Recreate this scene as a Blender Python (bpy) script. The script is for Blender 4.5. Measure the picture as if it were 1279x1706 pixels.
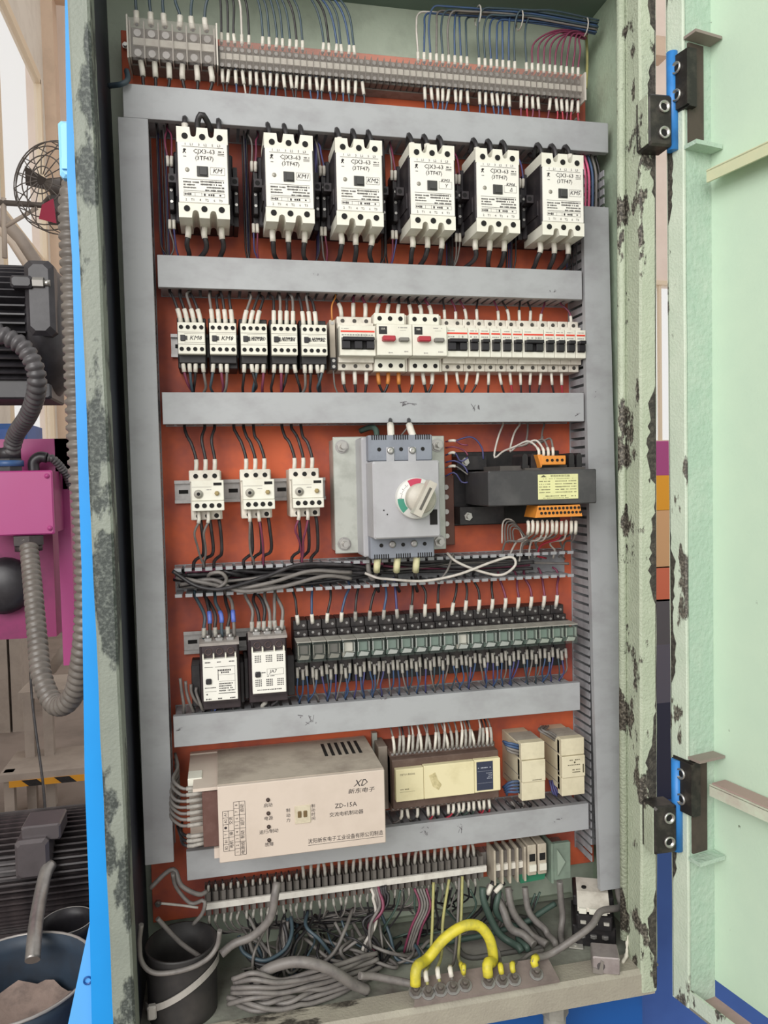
import bpy, math, random
from mathutils import Vector, Matrix
random.seed(7)
for o in list(bpy.data.objects): bpy.data.objects.remove(o)
SC = bpy.context.scene
COL = SC.collection
# ------------------------------------------------------------------ camera
CAM = Vector((0, -1.22, 1.45)); YAW, PIT, ROL, FPX = .21285, .04235, -.02279, 1278.37
_f = Vector((math.sin(YAW)*math.cos(PIT), math.cos(YAW)*math.cos(PIT), -math.sin(PIT)))
_r = Vector((math.cos(YAW), -math.sin(YAW), 0)); _u = _r.cross(_f)
_r2 = math.cos(ROL)*_r + math.sin(ROL)*_u; _u2 = -math.sin(ROL)*_r + math.cos(ROL)*_u
cd = bpy.data.cameras.new('camera'); cam = bpy.data.objects.new('camera', cd); COL.objects.link(cam)
cd.sensor_fit = 'HORIZONTAL'; cd.sensor_width = 36; cd.lens = 36*FPX/1279; cd.clip_start = .02; cd.clip_end = 200
cam.matrix_world = Matrix(((_r2.x, _u2.x, -_f.x, CAM.x), (_r2.y, _u2.y, -_f.y, CAM.y), (_r2.z, _u2.z, -_f.z, CAM.z), (0, 0, 0, 1)))
SC.camera = cam
# ------------------------------------------------------------------ world, lights, exposure
w = bpy.data.worlds.new('hall_daylight'); SC.world = w; w.use_nodes = True
w.node_tree.nodes['Background'].inputs[0].default_value = (1.0, .985, .96, 1)
w.node_tree.nodes['Background'].inputs[1].default_value = .92
def area(name, loc, target, sx, sy, power, col=(1, 1, 1)):
    l = bpy.data.lights.new(name, 'AREA'); l.shape = 'RECTANGLE'; l.size = sx; l.size_y = sy; l.energy = power; l.color = col
    o = bpy.data.objects.new(name, l); COL.objects.link(o); o.location = loc
    o.rotation_euler = (Vector(target)-Vector(loc)).to_track_quat('-Z', 'Y').to_euler(); return o
area('hall_window_daylight', (-2.3, -4.1, 3.3), (.25, 0, 1.4), 3.6, 3.0, 230, (1, .98, .95))
SC.view_settings.view_transform = 'Standard'; SC.view_settings.look = 'None'
SC.view_settings.exposure = 0.0; SC.view_settings.gamma = 1; SC.view_settings.use_curve_mapping = False

# ------------------------------------------------------------------ helpers
def P(px, py, Y):                       # photograph ray met with the plane y = Y
    d = _r2*((px-639.5)/FPX) + _u2*(-(py-853)/FPX) + _f
    return CAM + d*((Y-CAM.y)/d.y)
def lin(h):
    h = h.lstrip('#'); c = [int(h[i:i+2], 16)/255 for i in (0, 2, 4)]
    return tuple(((v+.055)/1.055)**2.4 if v > .04045 else v/12.92 for v in c) + (1,)
class MB:
    def __init__(s): s.v = []; s.f = []; s.sm = []
    def add(s, vs, fs, smooth=False):
        b = len(s.v); s.v += [tuple(v) for v in vs]; s.f += [tuple(b+i for i in f) for f in fs]; s.sm += [smooth]*len(fs); return s
    def box(s, x0, x1, y0, y1, z0, z1, c=0):
        if x0 > x1: x0, x1 = x1, x0
        if y0 > y1: y0, y1 = y1, y0
        if z0 > z1: z0, z1 = z1, z0
        if c <= 0:
            vs = [(x, y, z) for z in (z0, z1) for y in (y0, y1) for x in (x0, x1)]
            return s.add(vs, [(0, 2, 3, 1), (4, 5, 7, 6), (0, 1, 5, 4), (2, 6, 7, 3), (0, 4, 6, 2), (1, 3, 7, 5)])
        c = min(c, (x1-x0)*.45, (z1-z0)*.45, (y1-y0)*.45)
        def ring(y, d): return [(x0+c, y, z0+d), (x1-c, y, z0+d), (x1-d, y, z0+c), (x1-d, y, z1-c), (x1-c, y, z1-d), (x0+c, y, z1-d), (x0+d, y, z1-c), (x0+d, y, z0+c)]
        def ring2(y): i = c; return [(x0+2*i, y, z0+i), (x1-2*i, y, z0+i), (x1-i, y, z0+2*i), (x1-i, y, z1-2*i), (x1-2*i, y, z1-i), (x0+2*i, y, z1-i), (x0+i, y, z1-2*i), (x0+i, y, z0+2*i)]
        if min(x1-x0, z1-z0) < 4.5*c:
            rs = [ring(y0, 0), ring(y1, 0)]
        else: rs = [ring2(y0), ring(y0+c, 0), ring(y1, 0)]
        vs = [p for r in rs for p in r]; n = 8; fs = [tuple(range(n-1, -1, -1))[::-1]]
        fs = [tuple(range(n))]
        for k in range(len(rs)-1):
            for i in range(n): fs.append((k*n+i, (k+1)*n+i, (k+1)*n+(i+1) % n, k*n+(i+1) % n))
        b = (len(rs)-1)*n; fs.append(tuple(b+i for i in range(n-1, -1, -1)))
        return s.add(vs, fs)
    def prism(s, poly, y0, y1):          # poly in (x, z), extruded along y (y0 front)
        a = sum(poly[i][0]*poly[(i+1) % len(poly)][1]-poly[(i+1) % len(poly)][0]*poly[i][1] for i in range(len(poly)))
        if a < 0: poly = poly[::-1]
        if y0 > y1: y0, y1 = y1, y0
        n = len(poly); vs = [(x, y0, z) for x, z in poly]+[(x, y1, z) for x, z in poly]
        fs = [tuple(range(n)), tuple(range(2*n-1, n-1, -1))]+[(i, i+n, (i+1) % n+n, (i+1) % n) for i in range(n)]
        return s.add(vs, fs)
    def prism_ax(s, poly, a0, a1, ax):   # poly extruded along x (poly in y,z) or z (poly in x,y)
        n = len(poly)
        mk = (lambda p, t: (t, p[0], p[1])) if ax == 'x' else (lambda p, t: (p[0], p[1], t))
        vs = [mk(p, a0) for p in poly]+[mk(p, a1) for p in poly]
        fs = [tuple(range(n-1, -1, -1)), tuple(range(n, 2*n))]+[(i, (i+1) % n, (i+1) % n+n, i+n) for i in range(n)]
        return s.add(vs, fs)
    def cyl(s, p0, p1, r0, r1=None, n=12, caps=True, smooth=True):
        r1 = r0 if r1 is None else r1
        p0 = Vector(p0); p1 = Vector(p1); d = (p1-p0).normalized()
        a = d.orthogonal().normalized(); b = d.cross(a)
        vs = []
        for p, r in ((p0, r0), (p1, r1)):
            for i in range(n):
                t = 2*math.pi*i/n; vs.append(p+a*(math.cos(t)*r)+b*(math.sin(t)*r))
        base = len(s.v)
        s.add(vs, [(i, (i+1) % n, (i+1) % n+n, i+n) for i in range(n)], smooth)
        if caps:
            s.f += [tuple(base+i for i in range(n-1, -1, -1)), tuple(base+n+i for i in range(n))]; s.sm += [False, False]
        return s
    def disc(s, x, y, z, r, n=14):       # flat disc facing -y
        return s.add([(x+math.cos(2*math.pi*i/n)*r, y, z+math.sin(2*math.pi*i/n)*r) for i in range(n)], [tuple(range(n))])
    def lathe(s, prof, c=(0, 0, 0), ax='z', n=24, smooth=True, ang=2*math.pi):
        vs = []; m = len(prof)
        for i in range(n):
            t = ang*i/n; ct, st = math.cos(t), math.sin(t)
            for r, h in prof:
                if ax == 'z': vs.append((c[0]+r*ct, c[1]+r*st, c[2]+h))
                elif ax == 'y': vs.append((c[0]+r*ct, c[1]+h, c[2]+r*st))
                else: vs.append((c[0]+h, c[1]+r*ct, c[2]+r*st))
        fs = []
        for i in range(n):
            j = (i+1) % n
            for k in range(m-1): fs.append((i*m+k, j*m+k, j*m+k+1, i*m+k+1))
        return s.add(vs, fs, smooth)
    def tube(s, pts, r, n=6, caps=True):
        pts = [Vector(p) for p in pts]; N = len(pts)
        rs = r if isinstance(r, (list, tuple)) else [r]*N
        vs = []; a = None
        for i in range(N):
            d = (pts[min(i+1, N-1)]-pts[max(i-1, 0)])
            if d.length < 1e-9: d = Vector((0, 0, 1))
            d.normalize()
            if a is None: a = d.orthogonal().normalized()
            else:
                a = a-d*a.dot(d)
                if a.length < 1e-6: a = d.orthogonal()
                a.normalize()
            b = d.cross(a)
            for k in range(n):
                t = 2*math.pi*k/n; vs.append(pts[i]+a*(math.cos(t)*rs[i])+b*(math.sin(t)*rs[i]))
        base = len(s.v); fs = []
        for i in range(N-1):
            for k in range(n): fs.append((i*n+k, i*n+(k+1) % n, (i+1)*n+(k+1) % n, (i+1)*n+k))
        s.add(vs, fs, True)
        if caps:
            s.f += [tuple(base+k for k in range(n-1, -1, -1)), tuple(base+(N-1)*n+k for k in range(n))]; s.sm += [False]*2
        return s
    def mesh(s, name, mat):
        me = bpy.data.meshes.new(name); me.from_pydata(s.v, [], s.f)
        me.polygons.foreach_set('use_smooth', s.sm)
        if mat: me.materials.append(mat)
        me.update(); return me
def spline(pts, sub=5):
    pts = [Vector(p) for p in pts]; out = []
    n = len(pts)
    if n < 3: return pts
    for i in range(n-1):
        p0 = pts[i-1] if i else pts[0]*2-pts[1]; p1, p2 = pts[i], pts[i+1]; p3 = pts[i+2] if i+2 < n else pts[-1]*2-pts[-2]
        for k in range(sub):
            t = k/sub
            out.append(.5*((2*p1)+(p2-p0)*t+(2*p0-5*p1+4*p2-p3)*t*t+(3*p1-p0-3*p2+p3)*t**3))
    out.append(pts[-1]); return out
def link(name, me, parent=None, loc=(0, 0, 0), rot=None):
    o = bpy.data.objects.new(name, me); COL.objects.link(o); o.parent = parent; o.location = loc
    if rot: o.rotation_euler = rot
    return o
def part(name, mb, mat, parent=None, loc=(0, 0, 0), label=None, kind=None, rot=None):
    o = link(name, mb.mesh(name, mat), parent, loc, rot)
    if label: o['label'] = label
    if kind: o['kind'] = kind
    return o
def tag(o, label, cat, group=None):
    o['label'] = label; o['category'] = cat
    if group: o['group'] = group
    return o
def thing(name, label, cat, loc=(0, 0, 0), group=None, rot=None):
    o = link(name, None, None, loc, rot); o.empty_display_size = .01
    return tag(o, label, cat, group)
def copy_tree(o, parent=None):
    c = o.copy(); COL.objects.link(c); c.parent = parent
    for ch in list(o.children): copy_tree(ch, c)
    return c
# ------------------------------------------------------------------ materials
MATS = {}
def M(name, hexc, rough=.5, metal=0., dirt=0., dcol='#4a443e', scale=30., bump=0., bscale=200., detail=4., alpha=1., spec=.5, stretch=None, thr=(.45, .7), emit=0, trans=0, coat=0):
    if name in MATS: return MATS[name]
    m = bpy.data.materials.new(name); m.use_nodes = True; nt = m.node_tree; N = nt.nodes; L = nt.links
    b = N['Principled BSDF']; b.inputs['Base Color'].default_value = lin(hexc); b.inputs['Roughness'].default_value = rough
    b.inputs['Metallic'].default_value = metal; b.inputs['Specular IOR Level'].default_value = spec
    b.inputs['Alpha'].default_value = alpha
    if coat: b.inputs['Coat Weight'].default_value = coat
    if trans: b.inputs['Transmission Weight'].default_value = trans
    if emit: b.inputs['Emission Color'].default_value = lin(hexc); b.inputs['Emission Strength'].default_value = emit
    if dirt > 0 or bump > 0:
        tc = N.new('ShaderNodeTexCoord'); mp = N.new('ShaderNodeMapping'); L.new(tc.outputs['Object'], mp.inputs[0])
        if stretch: mp.inputs['Scale'].default_value = stretch
    if dirt > 0:
        n = N.new('ShaderNodeTexNoise'); n.inputs['Scale'].default_value = scale; n.inputs['Detail'].default_value = detail; n.inputs['Roughness'].default_value = .65
        L.new(mp.outputs[0], n.inputs['Vector'])
        r = N.new('ShaderNodeMapRange'); r.inputs[1].default_value = thr[0]; r.inputs[2].default_value = thr[1]; r.inputs[3].default_value = 0; r.inputs[4].default_value = dirt
        L.new(n.outputs[0], r.inputs[0])
        x = N.new('ShaderNodeMix'); x.data_type = 'RGBA'; x.inputs['A'].default_value = lin(hexc); x.inputs['B'].default_value = lin(dcol)
        L.new(r.outputs[0], x.inputs['Factor']); L.new(x.outputs['Result'], b.inputs['Base Color'])
    if bump > 0:
        n2 = N.new('ShaderNodeTexNoise'); n2.inputs['Scale'].default_value = bscale; n2.inputs['Detail'].default_value = 3
        L.new(mp.outputs[0], n2.inputs['Vector'])
        bp = N.new('ShaderNodeBump'); bp.inputs['Strength'].default_value = bump; bp.inputs['Distance'].default_value = .003
        L.new(n2.outputs[0], bp.inputs['Height']); L.new(bp.outputs[0], b.inputs['Normal'])
    MATS[name] = m; return m
def chipped(name, paint, under, paint2, scale, lo, hi, bump=.4, stretch=(1, 1, .35), under2=None):
    """old paint: two tones of paint, flaked off in patches with a speckled bare surface below"""
    if name in MATS: return MATS[name]
    m = bpy.data.materials.new(name); m.use_nodes = True; nt = m.node_tree; N = nt.nodes; L = nt.links; b = N['Principled BSDF']
    tc = N.new('ShaderNodeTexCoord'); mp = N.new('ShaderNodeMapping'); mp.inputs['Scale'].default_value = stretch; L.new(tc.outputs['Object'], mp.inputs[0])
    n1 = N.new('ShaderNodeTexNoise'); n1.inputs['Scale'].default_value = scale; n1.inputs['Detail'].default_value = 6; n1.inputs['Roughness'].default_value = .6; L.new(mp.outputs[0], n1.inputs['Vector'])
    r1 = N.new('ShaderNodeMapRange'); r1.inputs[1].default_value = lo; r1.inputs[2].default_value = hi; L.new(n1.outputs[0], r1.inputs[0])
    n2 = N.new('ShaderNodeTexNoise'); n2.inputs['Scale'].default_value = 25; n2.inputs['Detail'].default_value = 3; L.new(tc.outputs['Object'], n2.inputs['Vector'])
    xa = N.new('ShaderNodeMix'); xa.data_type = 'RGBA'; xa.inputs['A'].default_value = lin(paint); xa.inputs['B'].default_value = lin(paint2); L.new(n2.outputs[0], xa.inputs['Factor'])
    n3 = N.new('ShaderNodeTexNoise'); n3.inputs['Scale'].default_value = 260; n3.inputs['Detail'].default_value = 2; L.new(tc.outputs['Object'], n3.inputs['Vector'])
    xu = N.new('ShaderNodeMix'); xu.data_type = 'RGBA'; xu.inputs['A'].default_value = lin(under); xu.inputs['B'].default_value = lin(under2 or paint2); 
    r3 = N.new('ShaderNodeMapRange'); r3.inputs[1].default_value = .45; r3.inputs[2].default_value = .75; L.new(n3.outputs[0], r3.inputs[0]); L.new(r3.outputs[0], xu.inputs['Factor'])
    x = N.new('ShaderNodeMix'); x.data_type = 'RGBA'; L.new(r1.outputs[0], x.inputs['Factor']); L.new(xa.outputs['Result'], x.inputs['A']); L.new(xu.outputs['Result'], x.inputs['B'])
    L.new(x.outputs['Result'], b.inputs['Base Color']); b.inputs['Roughness'].default_value = .55
    bp = N.new('ShaderNodeBump'); bp.inputs['Strength'].default_value = bump; bp.inputs['Distance'].default_value = .002
    mx = N.new('ShaderNodeMath'); mx.operation = 'SUBTRACT'; L.new(n3.outputs[0], mx.inputs[0]); L.new(r1.outputs[0], mx.inputs[1])
    L.new(mx.outputs[0], bp.inputs['Height']); L.new(bp.outputs[0], b.inputs['Normal'])
    MATS[name] = m; return m
black = M('black_plastic', '#1c1a1c', .5, dirt=.5, dcol='#3a3434', scale=60)
dark = M('dark_plastic', '#262226', .55, dirt=.5, dcol='#4a4242', scale=50)
blackink = M('black_ink', '#2a2628', .7)
hole = M('recess_black', '#0c0a0a', .8)
white = M('white_plastic', '#dfddd0', .45, dirt=.35, dcol='#c9c2b0', scale=40)
offw = M('white_label', '#e4e2da', .5, dirt=.3, dcol='#d2ccc2', scale=25)
dusty = M('dusty_white_plastic', '#dcd6ca', .55, dirt=.6, dcol='#a39a8c', scale=35)
steel = M('screw_steel', '#b9b7b2', .35, .9)
zinc = M('zinc_plate', '#b9bcb4', .45, .35, dirt=.6, dcol='#8d8f86', scale=22)
galv = M('rail_steel', '#a8a6a4', .4, .6, dirt=.5, dcol='#76706c', scale=30)
ductgrey = M('duct_grey', '#a4a6a8', .5, dirt=.55, dcol='#807d80', scale=14, thr=(.45, .8), stretch=(1, 1, 1.6))
ductin = M('duct_grey_fingers', '#9c9da0', .55, dirt=.5, dcol='#6a686c', scale=40)
sleevem = M('marker_sleeve_white', '#d6d1c6', .55, dirt=.5, dcol='#b5ada0', scale=120)
sleeveg = M('marker_sleeve_grey', '#a8a49c', .6, dirt=.6, dcol='#6e6862', scale=120)
def text_mb(mb, body, x, z, size, y, align='CENTER', shear=0., rotz=0, sx=1.):
    key = (body, align)
    if key not in text_mb.c:
        c = bpy.data.curves.new('t', 'FONT'); c.body = body; c.align_x = align; c.align_y = 'CENTER'; c.resolution_u = 1
        o = bpy.data.objects.new('t', c); COL.objects.link(o); bpy.context.view_layer.update()
        me = bpy.data.meshes.new_from_object(o.evaluated_get(bpy.context.evaluated_depsgraph_get()))
        text_mb.c[key] = ([v.co.copy() for v in me.vertices], [tuple(p.vertices) for p in me.polygons])
        bpy.data.objects.remove(o); bpy.data.curves.remove(c); bpy.data.meshes.remove(me)
    vs, fs = text_mb.c[key]; ca, sa = math.cos(rotz), math.sin(rotz)
    out = []
    for v in vs:
        a, b = (v.x*sx+v.y*shear)*size, v.y*size
        out.append((x+a*ca-b*sa, y, z+a*sa+b*ca))
    mb.add(out, fs); return mb
text_mb.c = {}
def line(mb, x0, z0, x1, z1, y, w=.0004):
    d = Vector((x1-x0, 0, z1-z0)); d.normalize(); n = Vector((-d.z, 0, d.x))*w/2
    a = Vector((x0, y, z0)); b = Vector((x1, y, z1))
    mb.add([a-n, b-n, b+n, a+n], [(0, 1, 2, 3)]); return mb
def rect(mb, x0, x1, z0, z1, y, w=.0004):
    for q in ((x0, z0, x1, z0), (x0, z1, x1, z1), (x0, z0, x0, z1), (x1, z0, x1, z1)): line(mb, *q, y, w)
    return mb
def squiggle(mb, x0, x1, z, h, y, n, rnd):   # a line of print too small to read
    dx = (x1-x0)/n
    for i in range(n):
        if rnd.random() < .12: continue
        hh = h*rnd.uniform(.55, 1)
        mb.add([(x0+i*dx, y, z-hh/2), (x0+(i+.72)*dx, y, z-hh/2), (x0+(i+.72)*dx, y, z+hh/2), (x0+i*dx, y, z+hh/2)], [(0, 1, 2, 3)])
    return mb
# ---------------------------------------------------------------- wires
WCOL = {'blk': M('wire_black', '#242224', .45, dirt=.5, dcol='#4a4648', scale=60), 'gry': M('wire_grey', '#77726e', .5, dirt=.5, dcol='#4a4648', scale=60),
        'blu': M('wire_blue', '#3c5478', .45, dirt=.5, dcol='#4a5060', scale=60), 'teal': M('wire_teal', '#3d4e58', .45, dirt=.5, dcol='#4a4e52', scale=60), 'mar': M('wire_maroon', '#7a3850', .45, dirt=.4, dcol='#4a3038', scale=60),
        'wht': M('wire_white', '#c8c2ba', .5, dirt=.5, dcol='#8c847c', scale=60), 'yel': M('wire_yellow', '#d0c238', .5, dirt=.6, dcol='#8a8848', scale=60),
        'red': M('wire_red', '#a83040', .45), 'vio': M('wire_violet', '#4a4a78', .45), 'pnk': M('wire_pink', '#d05a80', .45),
        'grn': M('wire_green', '#3e5048', .5), 'org': M('sleeve_orange', '#c8803c', .5), 'lblu': M('sleeve_blue', '#5a70c0', .45),
        'ycream': M('sleeve_cream', '#d8d4a8', .5, dirt=.4, dcol='#a8a488', scale=80), 'alu': M('hose_aluminium', '#9a9692', .35, .6, dirt=.4, dcol='#5c5856', scale=30), 'ygrey': M('wire_dusty_yellow', '#a8a468', .55, dirt=.5, dcol='#7a765a', scale=60)}
STUFF = {}
WQ = []          # wires wait here until finish_wires() has pushed them clear of each other
HDUCTS = []      # horizontal ducts: x0, x1, z0, z1, pitch, cover
def wire(pts, r, col, label, group, name='wire', sl=None, slcol=None, slr=None, cat='wire', stuff=None, sub=4, n=6, keep=None):
    """sl: list of (from, to) lengths in metres along the wire, covered by marker sleeves"""
    path = spline(pts, max(sub, 5)); L = [0]
    for i in range(1, len(path)): L.append(L[-1]+(path[i]-path[i-1]).length)
    m = max(4, int(L[-1]/.005)); out = []; k = 1
    for i in range(m+1):
        t = L[-1]*i/m
        while k < len(path)-1 and L[k] < t: k += 1
        out.append(path[k-1].lerp(path[k], (t-L[k-1])/max(1e-9, L[k]-L[k-1])))
    WQ.append(dict(p=out, r=r, col=col, label=label, group=group, name=name, sl=sl, slcol=slcol, slr=slr, cat=cat, stuff=stuff, n=n, keep=keep))
def finish_wires():
    import numpy as np
    from mathutils import kdtree
    X, Rr, W, wid, rng = [], [], [], [], []
    slots = []
    for w_i, w in enumerate(WQ):
        p = np.array([tuple(v) for v in w['p']]); m = len(p)
        s_ = np.concatenate([[0], np.cumsum(np.linalg.norm(np.diff(p, axis=0), axis=1))])
        loose = w['name'] in ('cable', 'earth_cable') or w['stuff'] == 'tangle'
        mv = np.ones(m) if loose else np.clip((s_-.014)/.014, 0, 1)
        if w['sl'] and any(a < 0 for a, b in w['sl']) or w['keep'] == 'both': mv = mv*np.clip((s_[-1]-s_-.006)/.02, 0, 1)
        if w['keep'] == 'both': mv = mv*np.clip(s_/.02, 0, 1)
        base = sum(len(q) for q in X); ext = .0
        for (x0, x1, z0, z1, pit, cov) in HDUCTS:          # a wire enters a duct through the slot between two fingers
            if w['name'] != 'wire' : break
            for zp in (z0+.002, z1-.002):
                for k in range(m-1):
                    if (p[k, 2]-zp)*(p[k+1, 2]-zp) <= 0 and p[k, 1] > -.0605 and x0 < p[k, 0] < x1 and s_[k] > .004:
                        i_ = round((p[k, 0]-x0)/pit); i_ = min(max(i_, 1), int((x1-x0)/pit)-1); xc = x0+i_*pit
                        g = np.exp(-((s_-s_[k])/.012)**2)*np.clip((s_-.004)/.01, 0, 1)
                        p[:, 0] += (xc-p[k, 0])*g
                        if cov and p[k, 1] < -.050: p[:, 1] += (-.050-p[k, 1])*g
                        slots.append((base+max(0, k-1), base+min(m, k+3), xc, max(.0003, pit*.16-w['r']), cov))
        X.append(p); Rr += [w['r']]*m; W.append(mv); wid += [w_i]*m; rng.append((base, base+m))
    X = np.concatenate(X); X0 = X.copy(); Rr = np.array(Rr); W = np.concatenate(W); wid = np.array(wid)
    fl = np.array([w['cat'] == 'cable' or w['stuff'] == 'tangle' for w in WQ])[wid]
    od = np.array([w['group'] == 'loose cables in the open duct' for w in WQ])[wid]
    of = np.array([(w['group'] or '') in ('thick cables out of the open duct',) or 'small loop in the open' in w['label'] or 'long loop across' in w['label'] for w in WQ])[wid]
    incab = (X0[:, 1] < .05) & (X0[:, 0] > -.2)
    rs_ = np.random.RandomState(4); P1 = P2 = None
    for it in range(132):
        if it % 12 == 0:
            kd = kdtree.KDTree(len(X))
            for i, v in enumerate(X): kd.insert(v, i)
            kd.balance(); a_, b_ = [], []
            for i, v in enumerate(X):
                for co, j, d in kd.find_range(v, Rr[i]*2+.0075):
                    if wid[j] != wid[i] and (j > i or d > Rr[j]*2+.0075): a_.append(i); b_.append(j)
            P1 = np.array(a_, int); P2 = np.array(b_, int)
        d = X[P1]-X[P2]; D = np.linalg.norm(d, axis=1); need = Rr[P1]+Rr[P2]+.0004
        hit = D < need
        if hit.any():
            a_, b_ = P1[hit], P2[hit]; dd = d[hit]; DD = D[hit]
            z = DD < 1e-5; dd[z] = rs_.normal(size=(z.sum(), 3))*1e-4; DD = np.linalg.norm(dd, axis=1)
            wa, wb = W[a_]+1e-4, W[b_]+1e-4
            push = dd/DD[:, None]*(need[hit]-np.linalg.norm(d[hit], axis=1))[:, None]*.55
            mvv = np.zeros_like(X); c_ = np.zeros(len(X))
            np.add.at(mvv, a_, push*(wa/(wa+wb))[:, None]); np.add.at(mvv, b_, -push*(wb/(wa+wb))[:, None])
            np.add.at(c_, a_, 1); np.add.at(c_, b_, 1)
            mvv /= np.maximum(1, c_**.5)[:, None]
            sm = mvv.copy()
            same = wid[1:] == wid[:-1]
            sm[1:][same] += .6*mvv[:-1][same]; sm[:-1][same] += .6*mvv[1:][same]
            X += np.clip(sm, -.002, .002)*W[:, None]
        sd = np.zeros_like(X); c3 = (wid[2:] == wid[:-2])          # keep the added bends gentle
        E_ = X-X0; lap = .5*(E_[2:]+E_[:-2])-E_[1:-1]; sd[1:-1][c3] = lap[c3]; X += sd*.25*W[:, None]
        # cabinet floor, ceiling and the open duct
        q = incab & (X[:, 1] < .04) & (X0[:, 2] < .85); X[q, 2] = np.maximum(X[q, 2], .6892+Rr[q]); X[q, 0] = np.maximum(X[q, 0], -.1285+Rr[q])
        q2 = q & (X[:, 1] < -.1448+Rr) & (X[:, 2] < .6945+Rr); X[q2, 2] = .6945+Rr[q2]
        q = q & (abs(X[:, 0]-.43) < .08) & (abs(X[:, 1]+.045) < .053); X[q, 2] = np.maximum(X[q, 2], .6946+Rr[q])
        q = incab & (X0[:, 2] > 2.0); X[q, 2] = np.minimum(X[q, 2], 2.2238-Rr[q])
        q = incab & (X[:, 1] > 0) & (X[:, 2] > .77) & (X[:, 2] < 2.12); X[q, 1] = np.minimum(X[q, 1], -Rr[q])
        q = incab; X[q, 1] = np.minimum(X[q, 1], .0396-Rr[q])
        q = od; X[q, 2] = np.clip(X[q, 2], 1.2875+Rr[q], 1.3225-Rr[q]); X[q, 1] = np.clip(X[q, 1], -.075, -.0026-Rr[q])
        q = of & (X[:, 1] > -.0625-Rr) & ((X[:, 2] < 1.2875+Rr) | (X[:, 2] > 1.3225-Rr)); X[q, 1] = -.0625-Rr[q]
        for (k0, k1, xc, hw, cov) in slots:
            X[k0:k1, 0] = np.clip(X[k0:k1, 0], xc-hw, xc+hw)
            if cov: X[k0:k1, 1] = np.maximum(X[k0:k1, 1], -.0535)
    for w, (a_, b_) in zip(WQ, rng):
        path = [Vector(v) for v in X[a_:b_]]; r = w['r']; segs = []
        if w['sl']:
            cum = [0]
            for i in range(1, len(path)): cum.append(cum[-1]+(path[i]-path[i-1]).length)
            def atl(t):
                t = max(0, min(t, cum[-1]))
                for i in range(1, len(path)):
                    if cum[i] >= t: return path[i-1].lerp(path[i], (t-cum[i-1])/max(1e-9, cum[i]-cum[i-1]))
                return path[-1]
            for a, b in w['sl']:
                if a < 0: a, b = cum[-1]+a, cum[-1]+b
                segs.append([atl(a+(b-a)*f) for f in (0, .33, .67, 1)])
        sm_ = WCOL[w['slcol']] if w['slcol'] in WCOL else (sleeveg if w['slcol'] == 'g' else sleevem)
        if w['stuff']:
            d = STUFF.setdefault(w['stuff'], {}); d.setdefault(('wire', w['col']), MB()).tube(path, r, 5)
            for sg in segs: d.setdefault(('marker_sleeve', w['slcol'] or 's'), MB()).tube(sg, w['slr'] or r*1.9, 6)
            continue
        o = link(w['name'], MB().tube(path, r, w['n']).mesh(w['name'], WCOL[w['col']])); tag(o, w['label'], w['cat'], w['group'])
        for sg in segs: part('marker_sleeve', MB().tube(sg, w['slr'] or r*1.9, 7), sm_, o)
    WQ.clear()
# ================================================================== setting
concrete = M('floor_concrete', '#8d8078', .7, dirt=.8, dcol='#5e554f', scale=1.6, detail=8, bump=.2, bscale=40)
plaster = M('wall_plaster', '#e0d8cc', .8, dirt=.5, dcol='#c0b5a8', scale=2.5)
plaster2 = M('wall_plaster_pink', '#ecdacd', .8, dirt=.4, dcol='#d4bfb2', scale=2)
framem = M('window_frame_cream', '#e2cfb4', .6)
def struct(name, mb, mat):
    o = part(name, mb, mat); o['kind'] = 'structure'; return o
struct('floor', MB().box(-4, 10, -4, 9.2, -.1, 0), concrete)
WX = -1.75
# left hall wall with a tall window opening
mb = MB()
wy0, wy1, wz0, wz1 = 6.1, 7.85, 1.75, 5.85
mb.box(WX-.04, WX, -.6, wy0, 0, 9).box(WX-.04, WX, wy1, 9, 0, 9).box(WX-.04, WX, wy0, wy1, 0, wz0).box(WX-.04, WX, wy0, wy1, wz1, 9)
struct('wall_left', mb, plaster)
mb = MB()
for y in (wy0, wy1): mb.box(WX-.05, WX+.02, y-.03, y+.03, wz0, wz1)
for z in (wz0, wz1): mb.box(WX-.05, WX+.02, wy0, wy1, z-.05, z+.05)
win = struct('window_1', mb, framem)
part('window_frame', MB().box(WX-.03, WX-.01, wy0, wy1, 3.9, 3.93).box(WX-.03, WX-.01, wy1-.25, wy1-.23, wz0, 3.9), framem, win)
part('pane', MB().box(WX-.025, WX-.02, wy0, wy1, wz0, wz1), M('window_glass', '#f4f6f8', .2, alpha=.12, spec=.1), win)
# end wall of the hall with window openings (one shows past the hinge gap, one behind the motors)
mb = MB(); ey = 8.9
cols = [(-2.1, -1.6), (-1.0, 5.5), (7.2, 10)]
for a, b in cols: mb.box(a, b, ey, ey+.3, 0, 9)
for a, b in ((-1.6, -1.0), (5.5, 7.2)): mb.box(a, b, ey, ey+.3, 0, 1.9).box(a, b, ey, ey+.3, (2.9 if a < 0 else 4.2), 9)
struct('wall_back', mb, plaster2)
for k, (a, b, zt) in enumerate(((-1.6, -1.0, 2.9), (5.5, 7.2, 4.2))):
    mb = MB()
    for x in (a, b): mb.box(x-.035, x+.035, ey-.02, ey+.1, 1.9, zt)
    mb.box(a, b, ey-.02, ey+.1, 1.87, 1.93).box(a, b, ey-.02, ey+.1, zt-.03, zt+.03)
    wn = struct('window_%d' % (k+2), mb, framem)
    part('window_frame', MB().box((a+b)/2-.02, (a+b)/2+.02, ey, ey+.06, 1.9, zt), framem, wn)
    part('pane', MB().box(a, b, ey+.03, ey+.035, 1.9, zt), MATS['window_glass'], wn)
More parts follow.
